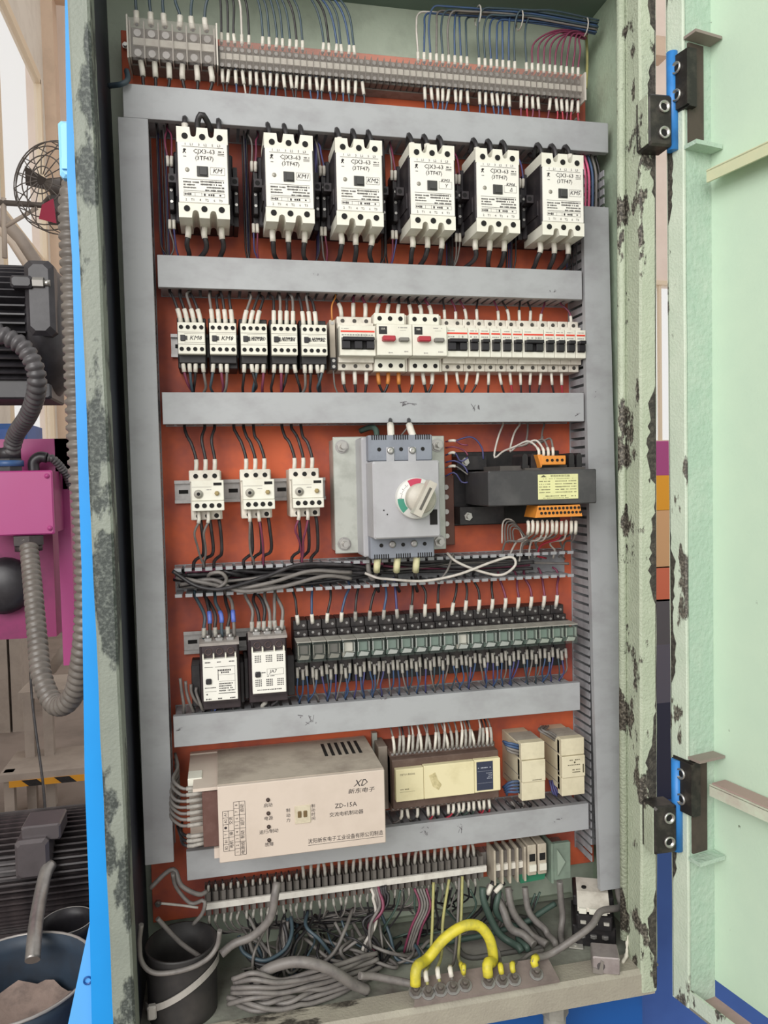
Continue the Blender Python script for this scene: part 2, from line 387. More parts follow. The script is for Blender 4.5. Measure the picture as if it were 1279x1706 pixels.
beam = struct('trim_1', MB().box(WX, WX+.12, 8.1, 8.35, 0, 9).box(WX, 6, 8.1, 8.35, 6.95, 7.2), M('beam_cream', '#d8bfa8', .7, dirt=.4, dcol='#b09a88', scale=3))

# ================================================================== cabinet
CB = Vector((.245, -.075, .655))
cab = thing('electrical_cabinet', 'tall green electrical cabinet standing open with orange mounting plate and chipped rim', 'electrical cabinet', CB)
def wp(name, mb, mat, root, label=None, kind=None):
    return part(name, mb, mat, root, -root.location, label, kind)
green_in = M('cabinet_inner_green', '#bfcab8', .5, dirt=.7, dcol='#98a092', scale=9, bump=.25, bscale=120)
green_shade = M('cabinet_side_shade', '#363944', .6, dirt=.6, dcol='#282a34', scale=12)  # the left wall's shade is put into this dark slate colour
rim = chipped('chipped_rim_paint_shaded', '#7a8077', '#3b413e', '#8d9388', 11, .53, .56, stretch=(1, 1, .5), under2='#6a706a')  # chipped paint, darkened to carry the shade on the left post
rimr = chipped('chipped_rim_paint_pale', '#9ea892', '#3a3630', '#b9c1ac', 24, .565, .59, stretch=(1, 1, .5), bump=.8, under2='#8a8478')
floorm = M('cabinet_floor_dust', '#8d9084', .8, dirt=.9, dcol='#5c5450', scale=9, bump=.4, bscale=80)
plate_m = M('plate_orange', '#d6663e', .65, dirt=.9, dcol='#7a4042', scale=4.5, detail=5, thr=(.40, .64))
X0, X1, ZB, ZT, YF, YB = -.142, .647, .69, 2.225, -.19, .04
wp('back_wall', MB().box(X0, X1, YB, YB+.003, ZB-.01, ZT), green_in, cab)
wp('side_wall', MB().add([(-.1425, YF+.02, 2.28), (-.1425, YB, 2.28), (-.130, YB, .665), (-.130, YF+.02, .665), (-.1455, YF+.02, 2.28), (-.1455, YB, 2.28), (-.133, YB, .665), (-.133, YF+.02, .665)], [(0, 3, 2, 1), (4, 5, 6, 7), (0, 1, 5, 4), (2, 3, 7, 6), (1, 2, 6, 5), (0, 4, 7, 3)]), green_shade, cab, 'left inner wall with shade put into its dark colour')
wp('side_wall', MB().box(X1, X1+.003, YF+.03, YB, ZB-.025, ZT), M('cabinet_side_green', '#adbfa8', .5, dirt=.6, dcol='#8f9684', scale=14, bump=.3, bscale=150), cab, 'grey-green right inner wall')
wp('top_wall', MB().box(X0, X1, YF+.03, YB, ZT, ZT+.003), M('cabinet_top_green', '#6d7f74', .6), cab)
wp('bottom_wall', MB().box(-.1315, X1, YF+.02, YB, ZB-.006, ZB-.003), floorm, cab, 'dusty brown cabinet bottom')
# rolled rim of the opening; the old cabinet is a few millimetres out of square
def quad_post(xa_t, xb_t, xa_b, xb_b, zt, zb, y0, y1, seg=24, jit=0.0007):
    m = MB(); vs = []
    for i in range(seg+1):
        t = i/seg; z = zt+(zb-zt)*t; a = xa_t+(xa_b-xa_t)*t+random.uniform(-jit, jit); b = xb_t+(xb_b-xb_t)*t+random.uniform(-jit, jit)
        vs += [(a, y1, z), (a, y0+.003, z), (a+.003, y0, z), (b-.003, y0, z), (b, y0+.003, z), (b, y1, z)]
    fs = [(i*6+k, i*6+(k+1) % 6, (i+1)*6+(k+1) % 6, (i+1)*6+k) for i in range(seg) for k in range(6)]
    fs = [f[::-1] for f in fs]
    fs += [tuple(range(6)), tuple(seg*6+k for k in range(5, -1, -1))]
    return m.add(vs, fs)
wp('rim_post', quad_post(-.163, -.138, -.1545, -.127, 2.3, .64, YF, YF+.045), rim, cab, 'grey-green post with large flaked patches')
wp('rim_post', quad_post(.618, .6455, .606, .634, 2.3, .66, YF, YF+.045), rimr, cab, 'pale post with rough chipped edge')
wp('rim_bead', MB().tube([(.612, -.148, 2.3), (.607, -.146, 1.5), (.603, -.146, .72)], .0065, 8), rimr, cab)
for a, b in ((.603, .66),): wp('rim_return', MB().box(.612, .647, -.146, -.143, .69, 2.3), rimr, cab)
m = MB()
m.prism_ax([(YF+.002, .655), (YF+.002, .688), (YF+.008, .694), (YF+.045, .694), (YF+.045, .655)], -.150, .630, 'x')
wp('rim_sill', m, chipped('chipped_sill_paint', '#a9a494', '#3c3832', '#8e877c', 14, .58, .62, stretch=(.35, 1, 1), under2='#6a645a'), cab, 'dusty front sill with chipped paint')
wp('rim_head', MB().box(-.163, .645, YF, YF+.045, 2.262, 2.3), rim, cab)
# rounded lower right corner of the opening: weld bead and dirt
wp('weld_bead', MB().tube(spline([(.606, -.15, .728), (.604, -.152, .712), (.600, -.157, .70), (.588, -.165, .695)], 5), [.0026+random.uniform(-.001, .0012) for _ in range(16)], 6), M('weld_white', '#cfcabc', .7), cab)
# mounting plate
plate = wp('mounting_plate', MB().box(-.119, .628, 0, .003, .768, 2.125, .0008), plate_m, cab, 'orange-red mounting plate')
for (x, z) in ((.609, 2.045), (-.1125, 2.10), (.612, .786), (-.11, .80)):
    part('plate_bolt', MB().cyl((x, -.006, z), (x, 0, z), .005, n=6, smooth=False).cyl((x, -.010, z), (x, -.006, z), .003, n=8), steel, plate)
# pale panel seams low on the back wall, and the oval gland opening rim
wp('seam_strip', MB().box(.20, .60, .034, .04, .690, .697), M('back_seam', '#8e9686', .6), cab)
m = MB(); pts = []
cx, cy, hw, hh, rr = .43, -.045, .072, .045, .02
for q, (sx, sz) in enumerate(((1, 1), (-1, 1), (-1, -1), (1, -1))):
    for k in range(5):
        t = math.pi/2*(q+k/4); pts.append((cx+sx*(hw-rr)+rr*math.cos(t), cy+sz*(hh-rr)+rr*math.sin(t), .690))
pts.append(pts[0]); m.tube(pts, .004, 6, caps=False)
gl = wp('gland_rim', m, M('gland_rim_grey', '#5a5854', .6), cab)
wp('gland_plate', MB().box(cx-hw+.004, cx+hw-.004, cy-hh+.004, cy+hh-.004, .687, .6885), M('gland_plate_dust', '#8a8680', .7, dirt=.5, dcol='#5e5a56', scale=20), cab)
# hinge leaves on the post (dark blocks with socket screws) and hinge pins
hblk = M('hinge_black', '#2a2725', .45, .3, dirt=.6, dcol='#5a544c', scale=40)
pinb = M('hinge_pin_blue', '#2f7fc8', .4, dirt=.4, dcol='#1d4a80', scale=30)
for zc, nm in ((1.950, 'u'), (.925, 'l')):
    h = wp('hinge_leaf', MB().box(.610, .648, -.222, -.19, zc-.036, zc+.036, .003), hblk, cab)
    for dz in (-.018, .018):
        part('socket_screw', MB().lathe([(.0085, 0), (.0085, -.003), (.0062, -.003), (.005, .001), (0, .001)], (.634, -.2225, zc+dz), 'y', 16), steel, h)
        part('screw_socket', MB().cyl((.634, -.2232, zc+dz), (.634, -.219, zc+dz), .0048, n=6, smooth=False), hole, h)
    part('paint_flake', MB().box(.6088, .610, -.221, -.196, zc-.034, zc+.034), rimr, h)
    wp('hinge_pin', MB().cyl((.654, -.212, zc-.038), (.654, -.212, zc+.10), .008, n=16), pinb, cab, 'blue hinge pin')
# ---------------------------------------------------------------- door (part of the cabinet)
DO = Vector((.655, -.196, .652)); TH = math.radians(12)
doorg = chipped('door_green', '#c4d9c2', '#74806f', '#bcd3be', 42, .715, .735, bump=.12, stretch=(1, 1, .8), under2='#98a494')
doorg2 = M('door_green_edge', '#a9c0ae', .5, dirt=.5, dcol='#c3cfc0', scale=16, bump=.7, bscale=130)
doorch = chipped('door_edge_chipped', '#b2c2ae', '#4a4640', '#cdd6c6', 20, .575, .6, stretch=(1, 1, .4), under2='#8a8478')
# local frame: x = inward normal side (v), y = -u, built with u along -y
door = link('door', None, cab, DO-CB, (0, 0, TH)); door['label'] = 'pale green door swung open'
door.empty_display_size = .01
# local axes after the turn: +y' -> (-sin, cos), so u runs along -y'; the inner side looks along -x'
DH = 1.66; DW = .80; DP = .052
part('door_skin', MB().box(DP, DP+.003, -DW, -.03, .03, DH-.03), doorg, door)
part('edge_wall', MB().box(.004, DP, -.033, -.030, .0, DH), doorg2, door)
part('edge_flange', quad_post(0, .004, 0, .004, DH, 0, -.033, .0, jit=.0004), doorch, door)
part('edge_wall', MB().box(.0, DP, -DW, -.033, .0, .004), M('door_bottom_dust', '#a08a82', .7, dirt=.5, dcol='#7c6a64', scale=20), door, label='dusty bottom edge of the door')
part('edge_flange', MB().box(.0, .004, -DW, -.033, .0, .028), doorch, door)
part('edge_wall', MB().box(.0, DP, -DW, -.033, DH-.004, DH), doorg2, door)
part('edge_wall', MB().box(.0, DP, -DW-.003, -DW, .0, DH), doorg2, door)
ribm = M('door_rib_cream', '#c9cba8', .5, dirt=.5, dcol='#b9c4a4', scale=18)
def L_rib(z, m):
    k = MB().box(DP-.03, DP, -DW+.02, -.052, z-.0015, z+.0015).box(DP-.030, DP-.027, -DW+.02, -.052, z-.016, z)
    return part('stiffener_rib', k, m, door)
L_rib(1.222, ribm); L_rib(.342, M('door_rib_dust', '#c4cdb8', .6, dirt=.6, dcol='#b09a92', scale=20))
part('rib_dust', MB().box(DP-.028, DP-.002, -DW+.02, -.055, .3438, .346), M('dust_brown', '#a48e86', .9), door)
for zb, zt in ((1.262, 1.408), (.232, .378)):          # hinge pockets cut in the edge
    pk = part('hinge_pocket', MB().box(.006, DP-.018, -.0365, -.033, zb+.004, zt-.004), M('pocket_brown', '#4a4038', .7, dirt=.6, dcol='#2c2622', scale=30), door)
    part('pocket_ledge', MB().box(.0, DP-.002, -.055, -.033, zb-.006, zb), doorg2, door)
    part('pocket_ledge', MB().box(.0, DP-.002, -.055, -.033, zt, zt+.004), M('ledge_dust', '#8c8078', .7), door)
for zc in (1.352, .336):
    h = part('hinge_leaf', MB().box(-.002, .012, -.045, -.006, zc-.04, zc+.04, .0).box(-.006, -.002, -.045, -.008, zc-.038, zc+.038), hblk, door)
    for dz in (-.019, .019):
        r_ = part('socket_screw', MB().lathe([(.0085, 0), (.0085, -.003), (.0062, -.003), (.005, .001), (0, .001)], (0, 0, 0), 'x', 16), steel, h, (-.0065, -.026, zc+dz))
        part('screw_socket', MB().cyl((-.0072, -.026, zc+dz), (-.004, -.026, zc+dz), .0048, n=6, smooth=False), hole, h)
# rectangular recess frame ledges on the door channel
part('channel_bar', MB().box(.01, DP, -.06, -.033, 1.545, 1.549), doorg2, door)

# flaked, blackened edges either side of the hinge gap
rgh = M('bare_edge_black', '#33302b', .75, dirt=.6, dcol='#6a655a', scale=160, bump=.6, bscale=300)
def flaked(n, seed, wmax, thr):
    q = random.Random(seed); w = []; cur = 0
    for i in range(n):
        if i % 7 == 0: tgt = max(0, q.uniform(-thr, 1))
        cur += (tgt-cur)*.45; w.append(max(0, cur*wmax+q.uniform(-.18, .18)*wmax) if cur > .06 else .0008)
    return w
n = 190; w = flaked(n, 5, .016, .9); m = MB(); vs = []
for i in range(n):
    z = .665+(2.28-.665)*i/(n-1); xe = .634+(.6455-.634)*(z-.66)/1.64
    vs += [(xe-.003, YF-.0005, z), (xe-.003-w[i], YF-.0005, z), (xe+.0006, YF+.004, z)]
m.add(vs, [(i*3+a, i*3+b, i*3+3+b, i*3+3+a) for i in range(n-1) for a, b in ((1, 0), (0, 2))])
wp('flaked_edge', m, rgh, cab, 'blackened flaked paint along the hinge side')
w = flaked(n, 9, .012, 1.1); m = MB(); vs = []
for i in range(n):
    z = .002+(DH-.004)*i/(n-1); vs += [(-.0005, -.0015, z), (-.0005, -.0015-w[i], z), (.003, .0004, z)]
m.add(vs, [(i*3+a, i*3+b, i*3+3+b, i*3+3+a) for i in range(n-1) for a, b in ((0, 1), (2, 0))])
part('flaked_edge', m, rgh, door, label='blackened flaked paint along the door edge')

# ================================================================== blue machine the cabinet is bolted to
bluem = M('machine_blue', '#1c9cee', .35, dirt=.25, dcol='#1480d0', scale=4)
blued = M('machine_blue_deep', '#14549c', .4, dirt=.5, dcol='#0e3c74', scale=8)
bluel = M('machine_blue_pale', '#5fb0f0', .4)
mach = thing('machine_side_frame', 'bright blue vertical machine flange beside the chipped left cabinet post', 'machine frame', (-.2, -.1, 0))
mbase = thing('machine_bed', 'deep blue machine base block under the green cabinet', 'machine', (.2, .2, 0))
mcol = thing('machine_column', 'blue and navy machine block seen low through the hinge gap', 'machine', (.9, .25, 0))
mpl = thing('machine_plinth', 'dark machine plinth carrying the lower motor and the buckets', 'plinth', (-.65, .5, 0))
m = MB()
def rib(m, pts_l, pts_r, y, th=.012):
    n = len(pts_l); vs = []
    for (xl, zl), (xr, zr) in zip(pts_l, pts_r):
        vs += [(xl, y, zl), (xr, y, zr), (xr, y+th, zr), (xl, y+th, zl)]
    fs = []
    for i in range(n-1):
        for k in range(4): fs.append((i*4+k, i*4+(k+1) % 4, (i+1)*4+(k+1) % 4, (i+1)*4+k))
    fs += [(3, 2, 1, 0), tuple((n-1)*4+k for k in range(4))]
    return m.add(vs, fs)
lp = [P(108, 0, -.12), P(112, 300, -.12), P(120, 430, -.12), P(127, 700, -.12), P(136, 950, -.12), P(141, 1300, -.12), P(148, 1480, -.12), P(154, 1760, -.12)]
rp = [P(150, 0, -.12), P(160, 300, -.12), P(165, 430, -.12), P(180, 700, -.12), P(190, 950, -.12), P(200, 1300, -.12), P(210, 1480, -.12), P(220, 1760, -.12)]
rib(m, [(p.x, p.z) for p in lp], [(min(p.x, -.1475+(2.28-p.z)*.0077), p.z) for p in rp], -.12, .015)
wp('side_flange', m, bluem, mach, 'bright blue flange beside the cabinet rim')
b0, b1, b2 = P(150, 1535, -.10), P(112, 1712, -.10), P(160, 1712, -.10)
wp('gusset', MB().prism([(b0.x, b0.z), (b1.x, b1.z), (b2.x, b2.z), (b0.x+.012, b0.z)], -.10, -.085), bluel, mach, 'pale blue gusset plate')
c0 = P(146, 1633, -.1005); part('bolt_hole', MB().lathe([(.006, 0), (.006, -.002), (.0045, -.002), (.004, .002), (0, .002)], (c0.x, c0.y, c0.z), 'y', 14), blued, mach, -mach.location)
t0 = P(103, 205, -.09); t1 = P(110, 300, -.09)
wp('lug', MB().box(t0.x-.004, t0.x+.02, -.1, -.085, t1.z, t0.z, .004).box(t0.x, t0.x+.02, -.104, -.1, t1.z+.01, t1.z+.025), M('lug_pale_blue', '#8fd0f4', .3), mach)
wp('base_block', MB().box(-.17, .66, -.10, .5, 0, .638), blued, mbase)
wp('rear_column', MB().box(.69, 1.15, .03, .5, 0, .835), M('machine_blue_violet', '#3f62a8', .45, dirt=.4, dcol='#2c4a8c', scale=6), mcol)
wp('dark_column', MB().box(.70, 1.15, .06, .5, .835, 1.02), M('machine_navy', '#2c2c44', .6), mcol)
wp('conduit_stub', MB().cyl((.475, -.165, .56), (.475, -.165, .655), .017, n=18).cyl((.475, -.165, .635), (.475, -.165, .655), .021, n=6, smooth=False), M('stub_grey', '#8a8880', .6, dirt=.5, dcol='#5c5852', scale=30), mbase)
wp('plinth_block', MB().box(-1.1, -.2, -.12, 1.0, 0, .15), M('plinth_dark', '#2e2c30', .6, dirt=.6, dcol='#48444a', scale=10), mpl)
# ================================================================== wiring ducts
_fm = {}
def finger_mesh(key, mk):
    if key not in _fm: _fm[key] = mk().mesh('duct_finger', ductin)
    return _fm[key]
def duct(label, x0, x1, z0, z1, vert=False, cover=True, yf=-.065, cov=None, pitch=.0145, group=None):
    d = thing('wiring_duct', label, 'cable duct', ((x0+x1)/2, 0, z0), group)
    def lp(n, mb, mat, **k): return part(n, mb, mat, d, -d.location, **k)
    lp('duct_base', MB().box(x0, x1, -.002, 0, z0, z1), ductin)
    fw = pitch*.68
    if not vert: HDUCTS.append((x0, x1, z0, z1, pitch, cover))
    L0, L1 = (z0, z1) if vert else (x0, x1)
    n = int((L1-L0)/pitch)
    for s in (0, 1):
        for i in range(n):
            a = L0+pitch*(i+.16)
            if vert:
                me = finger_mesh(('v', pitch), lambda: MB().box(-.0009, .0009, -.060, -.002, 0, fw))
                link('duct_finger', me, d, Vector(((x0+.002, x1-.002)[s], 0, a))-d.location)
            else:
                me = finger_mesh(('h', pitch, cover), lambda: MB().box(0, fw, -.060, -.002, -.0009, .0009) if cover else MB().box(0, fw, -.060, -.002, -.0009, .0009).box(0, fw, -.0615, -.0585, -.0024, .0024))
                link('duct_finger', me, d, Vector((a, 0, (z0+.002, z1-.002)[s]))-d.location)
    if cover and cov is None:
        m = MB()
        if vert: m.box(x0-.001, x1+.001, yf, yf+.002, z0, z1, .0006).box(x0-.001, x0+.0006, yf+.002, yf+.010, z0, z1).box(x1-.0006, x1+.001, yf+.002, yf+.010, z0, z1)
        else: m.box(x0, x1, yf, yf+.002, z0-.001, z1+.001, .0006).box(x0, x1, yf+.002, yf+.010, z0-.001, z0+.0006).box(x0, x1, yf+.002, yf+.010, z1-.0006, z1+.001)
        lp('duct_cover', m, ductgrey)
    elif cov: lp('duct_cover', cov, ductgrey)
    return d
duct('long grey duct cover below the upper terminal strip', -.113, .634, 1.970, 2.015)
D2 = duct('grey duct cover between the large contactors and the breaker row', -.074, .585, 1.734, 1.778)
D3 = duct('grey duct cover between the breaker row and the rotary switch', -.074, .586, 1.538, 1.582)
D4 = duct('grey smudged duct cover between the relay row and the controller', -.074, .573, 1.064, 1.108)
D5 = duct('grey duct cover behind the beige brake unit, above the lower terminal strip', -.062, .586, .862, .904)
duct('tall grey vertical duct cover along the dark left cabinet wall', -.120, -.081, .892, 1.969, vert=True)
# right vertical duct: its long cover has come loose and leans outward at the foot
m = MB(); cv = []
for t in range(9):
    k = t/8; z = 1.882+(.770-1.882)*k; y = -.065-.028*k*k
    xa = .589+.004*k-.002*k*k; xb = .633+.011*k
    cv += [(xa, y, z), (xb, y, z), (xb, y+.002, z), (xb, y+.010, z), (xb-.0016, y+.010, z), (xb-.0016, y+.002, z), (xa+.0016, y+.002, z), (xa+.0016, y+.010, z), (xa, y+.010, z)]
n = 9
fs = [(i*n+k, (i+1)*n+k, (i+1)*n+(k+1) % n, i*n+(k+1) % n) for i in range(8) for k in range(n)]
m.add(cv, fs)
D6 = duct('tall grey vertical duct beside the right cabinet wall, cover loose and leaning out', .591, .630, .80, 1.96, vert=True, cov=m)
# open duct full of loose cable, middle of the plate
def odz(px, py): return P(px, py, -.06)
duct('open grey duct without cover, full of loose dark cable', -.068, .578, 1.284, 1.326, cover=False, pitch=.0148)

# dirty scuffs and pen strokes on the covers
smm = M('scuff_grey', '#605c60', .8)
rs = random.Random(21)
for d, px, py, w_, h_, n_ in ((D3, 682, 672, 16, 5, 7), (D3, 792, 680, 8, 9, 6), (D3, 962, 690, 5, 5, 4), (D2, 920, 484, 7, 3, 4), (D2, 525, 457, 6, 2, 3), (D4, 512, 1200, 20, 9, 9), (D4, 640, 1163, 8, 5, 5), (D4, 300, 1215, 8, 4, 3), (D5, 708, 1384, 9, 12, 7), (D5, 765, 1378, 5, 11, 5), (D5, 930, 1366, 9, 4, 4), (D6, 990, 668, 7, 16, 8)):
    k = MB(); yy = -.0656 if d is not D6 else -.0672
    for i in range(n_):
        a_ = P(px+rs.uniform(-w_, w_), py+rs.uniform(-h_, h_), yy); b_ = P(px+rs.uniform(-w_, w_), py+rs.uniform(-h_, h_), yy)
        b_ = a_+(b_-a_)*.6; line(k, a_.x, a_.z, b_.x, b_.z, yy, rs.uniform(.0004, .0012))
    part('scuff_mark', k, smm, d, -d.location)

# ================================================================== DIN rails
def rail(label, x0, x1, z):
    r = MB()
    prof = [(-.0175, -.007), (-.0175, -.008), (-.0125, -.008), (-.0125, -.001), (.0125, -.001), (.0125, -.008), (.0175, -.008), (.0175, -.007), (.0135, -.007), (.0135, 0), (-.0135, 0), (-.0135, -.007)]
    r.prism_ax([(y, zz) for zz, y in prof], 0, x1-x0, 'x')
    o = part('din_rail', r, galv, None, (x0, 0, z)); tag(o, label, 'rail')
    for i in range(int((x1-x0)/.025)):
        part('rail_slot', MB().box(.006+i*.025, .020+i*.025, -.0014, -.0009, -.003, .003), hole, o)
    return o
rail('steel mounting rail behind the five small contactors', -.062, .178, 1.660)
rail('steel mounting rail behind the circuit breakers', .168, .586, 1.660)
rail('bright slotted steel rail behind the three overload relays', -.064, .168, 1.438)
rail('dusty steel rail behind the two dark contactors and relays', -.058, .098, 1.205)

# ================================================================== six large contactors
def notched(w, z0, z1, up, hw=.0075, depth=.013):
    """front outline of a three-pole terminal block, two round notches on its open side"""
    pts = [(-w, z0), (-w, z1)] if up else [(-w, z1), (-w, z0)]
    zt = z1 if up else z0; s = -1 if up else 1
    for cx in (-w/3-.0005, w/3+.0005):
        pts.append((cx-hw/2-.001, zt))
        for k in range(7):
            t = math.pi*k/6; pts.append((cx-hw/2*math.cos(t), zt+s*(depth-hw/2+hw/2*math.sin(t))))
        pts.append((cx+hw/2+.001, zt))
    pts += [(w, zt), (w, z0 if up else z1)]
    return pts
rnd = random.Random(3)
def contactor_lettering():
    k = MB(); y = -.1137
    text_mb(k, '1    L1     3    L2     5    L3', 0, .0365, .0046, y)
    line(k, -.028, .0335, .028, .0335, y)
    text_mb(k, 'CJX3-63', .002, .0275, .0086, y); text_mb(k, '(3TF47)', .002, .0185, .0080, y)
    k.disc(-.0245, y, .029, .0016, 8); line(k, -.0265, .0245, -.0225, .030, y, .0012); line(k, -.0225, .0245, -.0262, .0285, y, .0009); line(k, -.0262, .020, -.0222, .020, y, .0006)
    squiggle(k, .021, .029, .0285, .0022, y, 5, rnd); line(k, .020, .0255, .029, .0255, y, .0007); line(k, .020, .0235, .029, .0235, y, .0004)
    rect(k, .0095, .029, -.0032, .0068, y, .0003)
    line(k, -.028, -.0105, .028, -.0105, y, .0004)
    for i in range(3): squiggle(k, -.027, -.010 if i else -.006, -.0145-.0038*i, .0022, y, 12, rnd); squiggle(k, -.004 if i < 2 else .004, .028, -.0132-.0038*i, .0024, y, 20, rnd)
    line(k, -.027, -.0262, .028, -.0262, y, .0004); squiggle(k, .002, .028, -.0247, .0022, y, 18, rnd)
    rect(k, -.027, .028, -.0335, -.0285, y, .0003); line(k, -.012, -.0335, -.012, -.0285, y, .0003); line(k, -.003, -.0335, -.003, -.0285, y, .0003)
    squiggle(k, -.026, -.014, -.031, .003, y, 5, rnd); squiggle(k, 0, .027, -.031, .0032, y, 9, rnd)
    text_mb(k, '2    T1     4    T2     6    T3', 0, -.0385, .0046, y)
    return k
def big_contactor():
    t = thing('contactor', '', 'contactor')
    part('base', MB().box(-.042, .042, -.055, 0, -.052, .050, .002).box(-.036, .036, -.11, -.055, -.046, .044, .001), dark, t)
    part('terminal_cover', MB().prism(notched(.0345, .0395, .0605, True), -.112, -.046), white, t)
    part('terminal_cover', MB().prism(notched(.0345, -.0625, -.0425, False, .0085, .0105), -.112, -.040), white, t)
    part('face_plate', MB().box(-.0335, .0335, -.1132, -.105, -.0425, .0395, .0008), offw, t)
    sc = MB().cyl((0, -.0005, 0), (0, .002, 0), .0042, n=14).mesh('terminal_screw', hole)
    for sx in (-.0235, 0, .0235):
        link('terminal_screw', sc, t, (sx, -.1122, .048)); link('terminal_screw', sc, t, (sx, -.1122, -.0502))
    part('lettering', contactor_lettering(), blackink, t)
    part('position_indicator', MB().box(-.0085, .0065, -.1145, -.113, -.0065, .0075, .0003).box(-.005, .0055, -.116, -.1145, -.005, .006, .0006), M('indicator_dark', '#3a3a38', .5), t)
    part('face_screw', MB().lathe([(.003, 0), (.003, -.0006), (.0022, -.0012), (0, -.0012)], (-.0215, -.1132, .002), 'y', 12), M('screw_dull', '#9a968c', .5, .5), t)
    for s in (-1, 1):
        part('auxiliary_block', MB().box(s*.042, s*.049, -.066, 0, -.038, .012, .001).box(s*.042, s*.048, -.060, 0, .012, .030).box(s*.042, s*.0485, -.050, 0, -.052, -.038), black, t)
        part('mounting_ear', MB().prism([(s*.037, .006), (s*.0485, .006), (s*.0485, -.006), (s*.037, -.006)], -.0855, -.078).box(s*.034, s*.0485, -.078, -.066, -.006, -.004), dark, t)
        part('ear_hole', MB().cyl((s*.0435, -.0858, 0), (s*.0435, -.084, 0), .0036, n=12), hole, t)
        for z in (.006, -.010, -.026): part('auxiliary_screw', MB().cyl((s*.0455, -.0672, z), (s*.0455, -.066, z), .0022, n=8), steel, t)
        part('side_rib', MB().box(s*.036, s*.0375, -.10, -.056, -.03, -.008), dark, t)
    return t
KM = [('KM', -.0055, 'with a black looped wire, marked KM'), ('KM1', .1135, 'marked KM1'), ('KM2', .2145, 'marked KM2'), ('KM3\nY', .324, 'marked KM3 and Y'),
      ('KM4\nΔ', .426, 'marked KM4 and a triangle'), ('KM5', .5315, 'marked KM5, next to the right duct')]
proto = big_contactor()
for i, (mark, x, d) in enumerate(KM):
    c = proto if i == 0 else copy_tree(proto)
    c.location = (x, 0, 1.8805); c['label'] = 'large white-faced contactor %s' % d; c['group'] = 'large contactors in the upper row'
for o in [q for q in COL.objects if q.name.startswith('contactor') and q.parent is None]:
    i = min(range(6), key=lambda k: abs(KM[k][1]-o.location.x)); mk = MB()
    for j, s in enumerate(KM[i][0].split('\n')):
        two = '\n' in KM[i][0]
        text_mb(mk, s, .0195+(.0012 if j else 0), ((.0085 if j == 0 else .001) if two else .002), .0088 if not two else (.007 if j == 0 else .0072), -.1138, shear=.25)
    part('handwritten_mark', mk, M('pen_ink', '#302c30', .7), o)

# ================================================================== five small contactors
def small_contactor():
    t = thing('contactor', '', 'contactor')
    part('base', MB().box(-.0205, .0205, -.058, -.001, -.040, .033, .001).box(-.019, .019, -.068, -.058, -.034, .022, .001), black, t)
    part('front_cover', MB().box(-.019, .019, -.0795, -.060, -.0225, .0225, .0008), white, t)
    g = MB(); y = -.0798
    line(g, -.019, .0085, .019, .0085, y, .0006); line(g, -.019, -.0085, .019, -.0085, y, .0006)
    line(g, -.010, -.0060, .0185, -.0060, y, .0003); line(g, -.010, .0065, .0185, .0065, y, .0003); line(g, .0185, -.006, .0185, .0065, y, .0003)
    part('cover_groove', g, M('groove_grey', '#8f8a84', .7), t)
    sc = MB().cyl((0, -.0005, 0), (0, .002, 0), .0030, n=12).mesh('terminal_screw', hole)
    for i in range(4):
        for z in (.0155, -.0155): link('terminal_screw', sc, t, (-.0141+i*.0094, -.0797, z))
    part('position_indicator', MB().box(-.0155, -.0088, -.0815, -.0795, -.0042, .0042, .0005).box(-.0088, -.006, -.0808, -.0795, -.0025, .003), M('indicator_black', '#252326', .4), t)
    return t
sp = small_contactor()
for i, mark in enumerate(('KM8', 'KM9', 'KM10', 'KM11', 'KM12')):
    c = sp if i == 0 else copy_tree(sp); c.name = 'small_contactor'
    c.location = (-.0295+i*.0442, 0, 1.6585); c['label'] = 'small white contactor marked %s in the breaker row' % mark; c['group'] = 'small contactors beside the breakers'
    k = text_mb(MB(), mark, .0062, .0002, .0088, -.0799, shear=.25)
    part('handwritten_mark', k, MATS['pen_ink'], c)

# ================================================================== circuit breakers
redm = M('breaker_red_stripe', '#d8412e', .5)
togg = M('toggle_black', '#222024', .35)
def breaker(n, x0, label, group):
    W = .0181*n if n != 3 else .0555
    t = thing('circuit_breaker', label, 'circuit breaker', (x0+W/2, 0, 1.6605), group)
    h = W/2-.0003; pw = W/n
    part('body', MB().box(-h, h, -.044, -.001, -.041, .041, .0008).box(-h, h, -.052, -.044, -.030, .030), dusty, t)
    part('nose', MB().box(-h, h, -.070, -.044, -.0225, .0225, .0007), white, t)
    part('colour_stripe', MB().box(-h+.0015, h-.0015, -.0704, -.070, .0125, .0150), redm, t)
    pr = MB(); squiggle(pr, -h+.003, min(h-.003, -h+.014), .0178, .0016, -.0703, 7, rnd); squiggle(pr, -h+.003, h-.003, .0085, .002, -.0703, 4*n, rnd)
    if n > 1: 
        for i in range(n): line(pr, (i-(n-1)/2)*.006+.006, .0065, (i-(n-1)/2)*.006+.006, .0105, -.0703, .0005)
    part('lettering', pr, M('grey_print', '#8a8684', .7), t)
    part('toggle_slot', MB().box(-h+.0025, h-.0025, -.0703, -.069, -.0135, .0045), hole, t)
    tg = MB().box(-h+.003, h-.003, -.079, -.070, -.001, .0045, .001)
    for i in range(n):
        cx = -W/2+pw*(i+.5); tg.box(cx-pw*.33, cx+pw*.33, -.075, -.070, -.0125, -.001, .0006)
    part('toggle', tg, togg, t)
    ms = MB().cyl((0, -.0004, 0), (0, .002, 0), .0031, n=12).mesh('terminal_screw', M('terminal_screw_dark', '#4c4844', .5, .4))
    for i in range(n):
        for z in (.0345, -.0345): link('terminal_screw', ms, t, (-W/2+pw*(i+.5), -.0443, z))
    return t
breaker(3, .1865, 'three-pole circuit breaker with red stripe next to the small contactors', None)
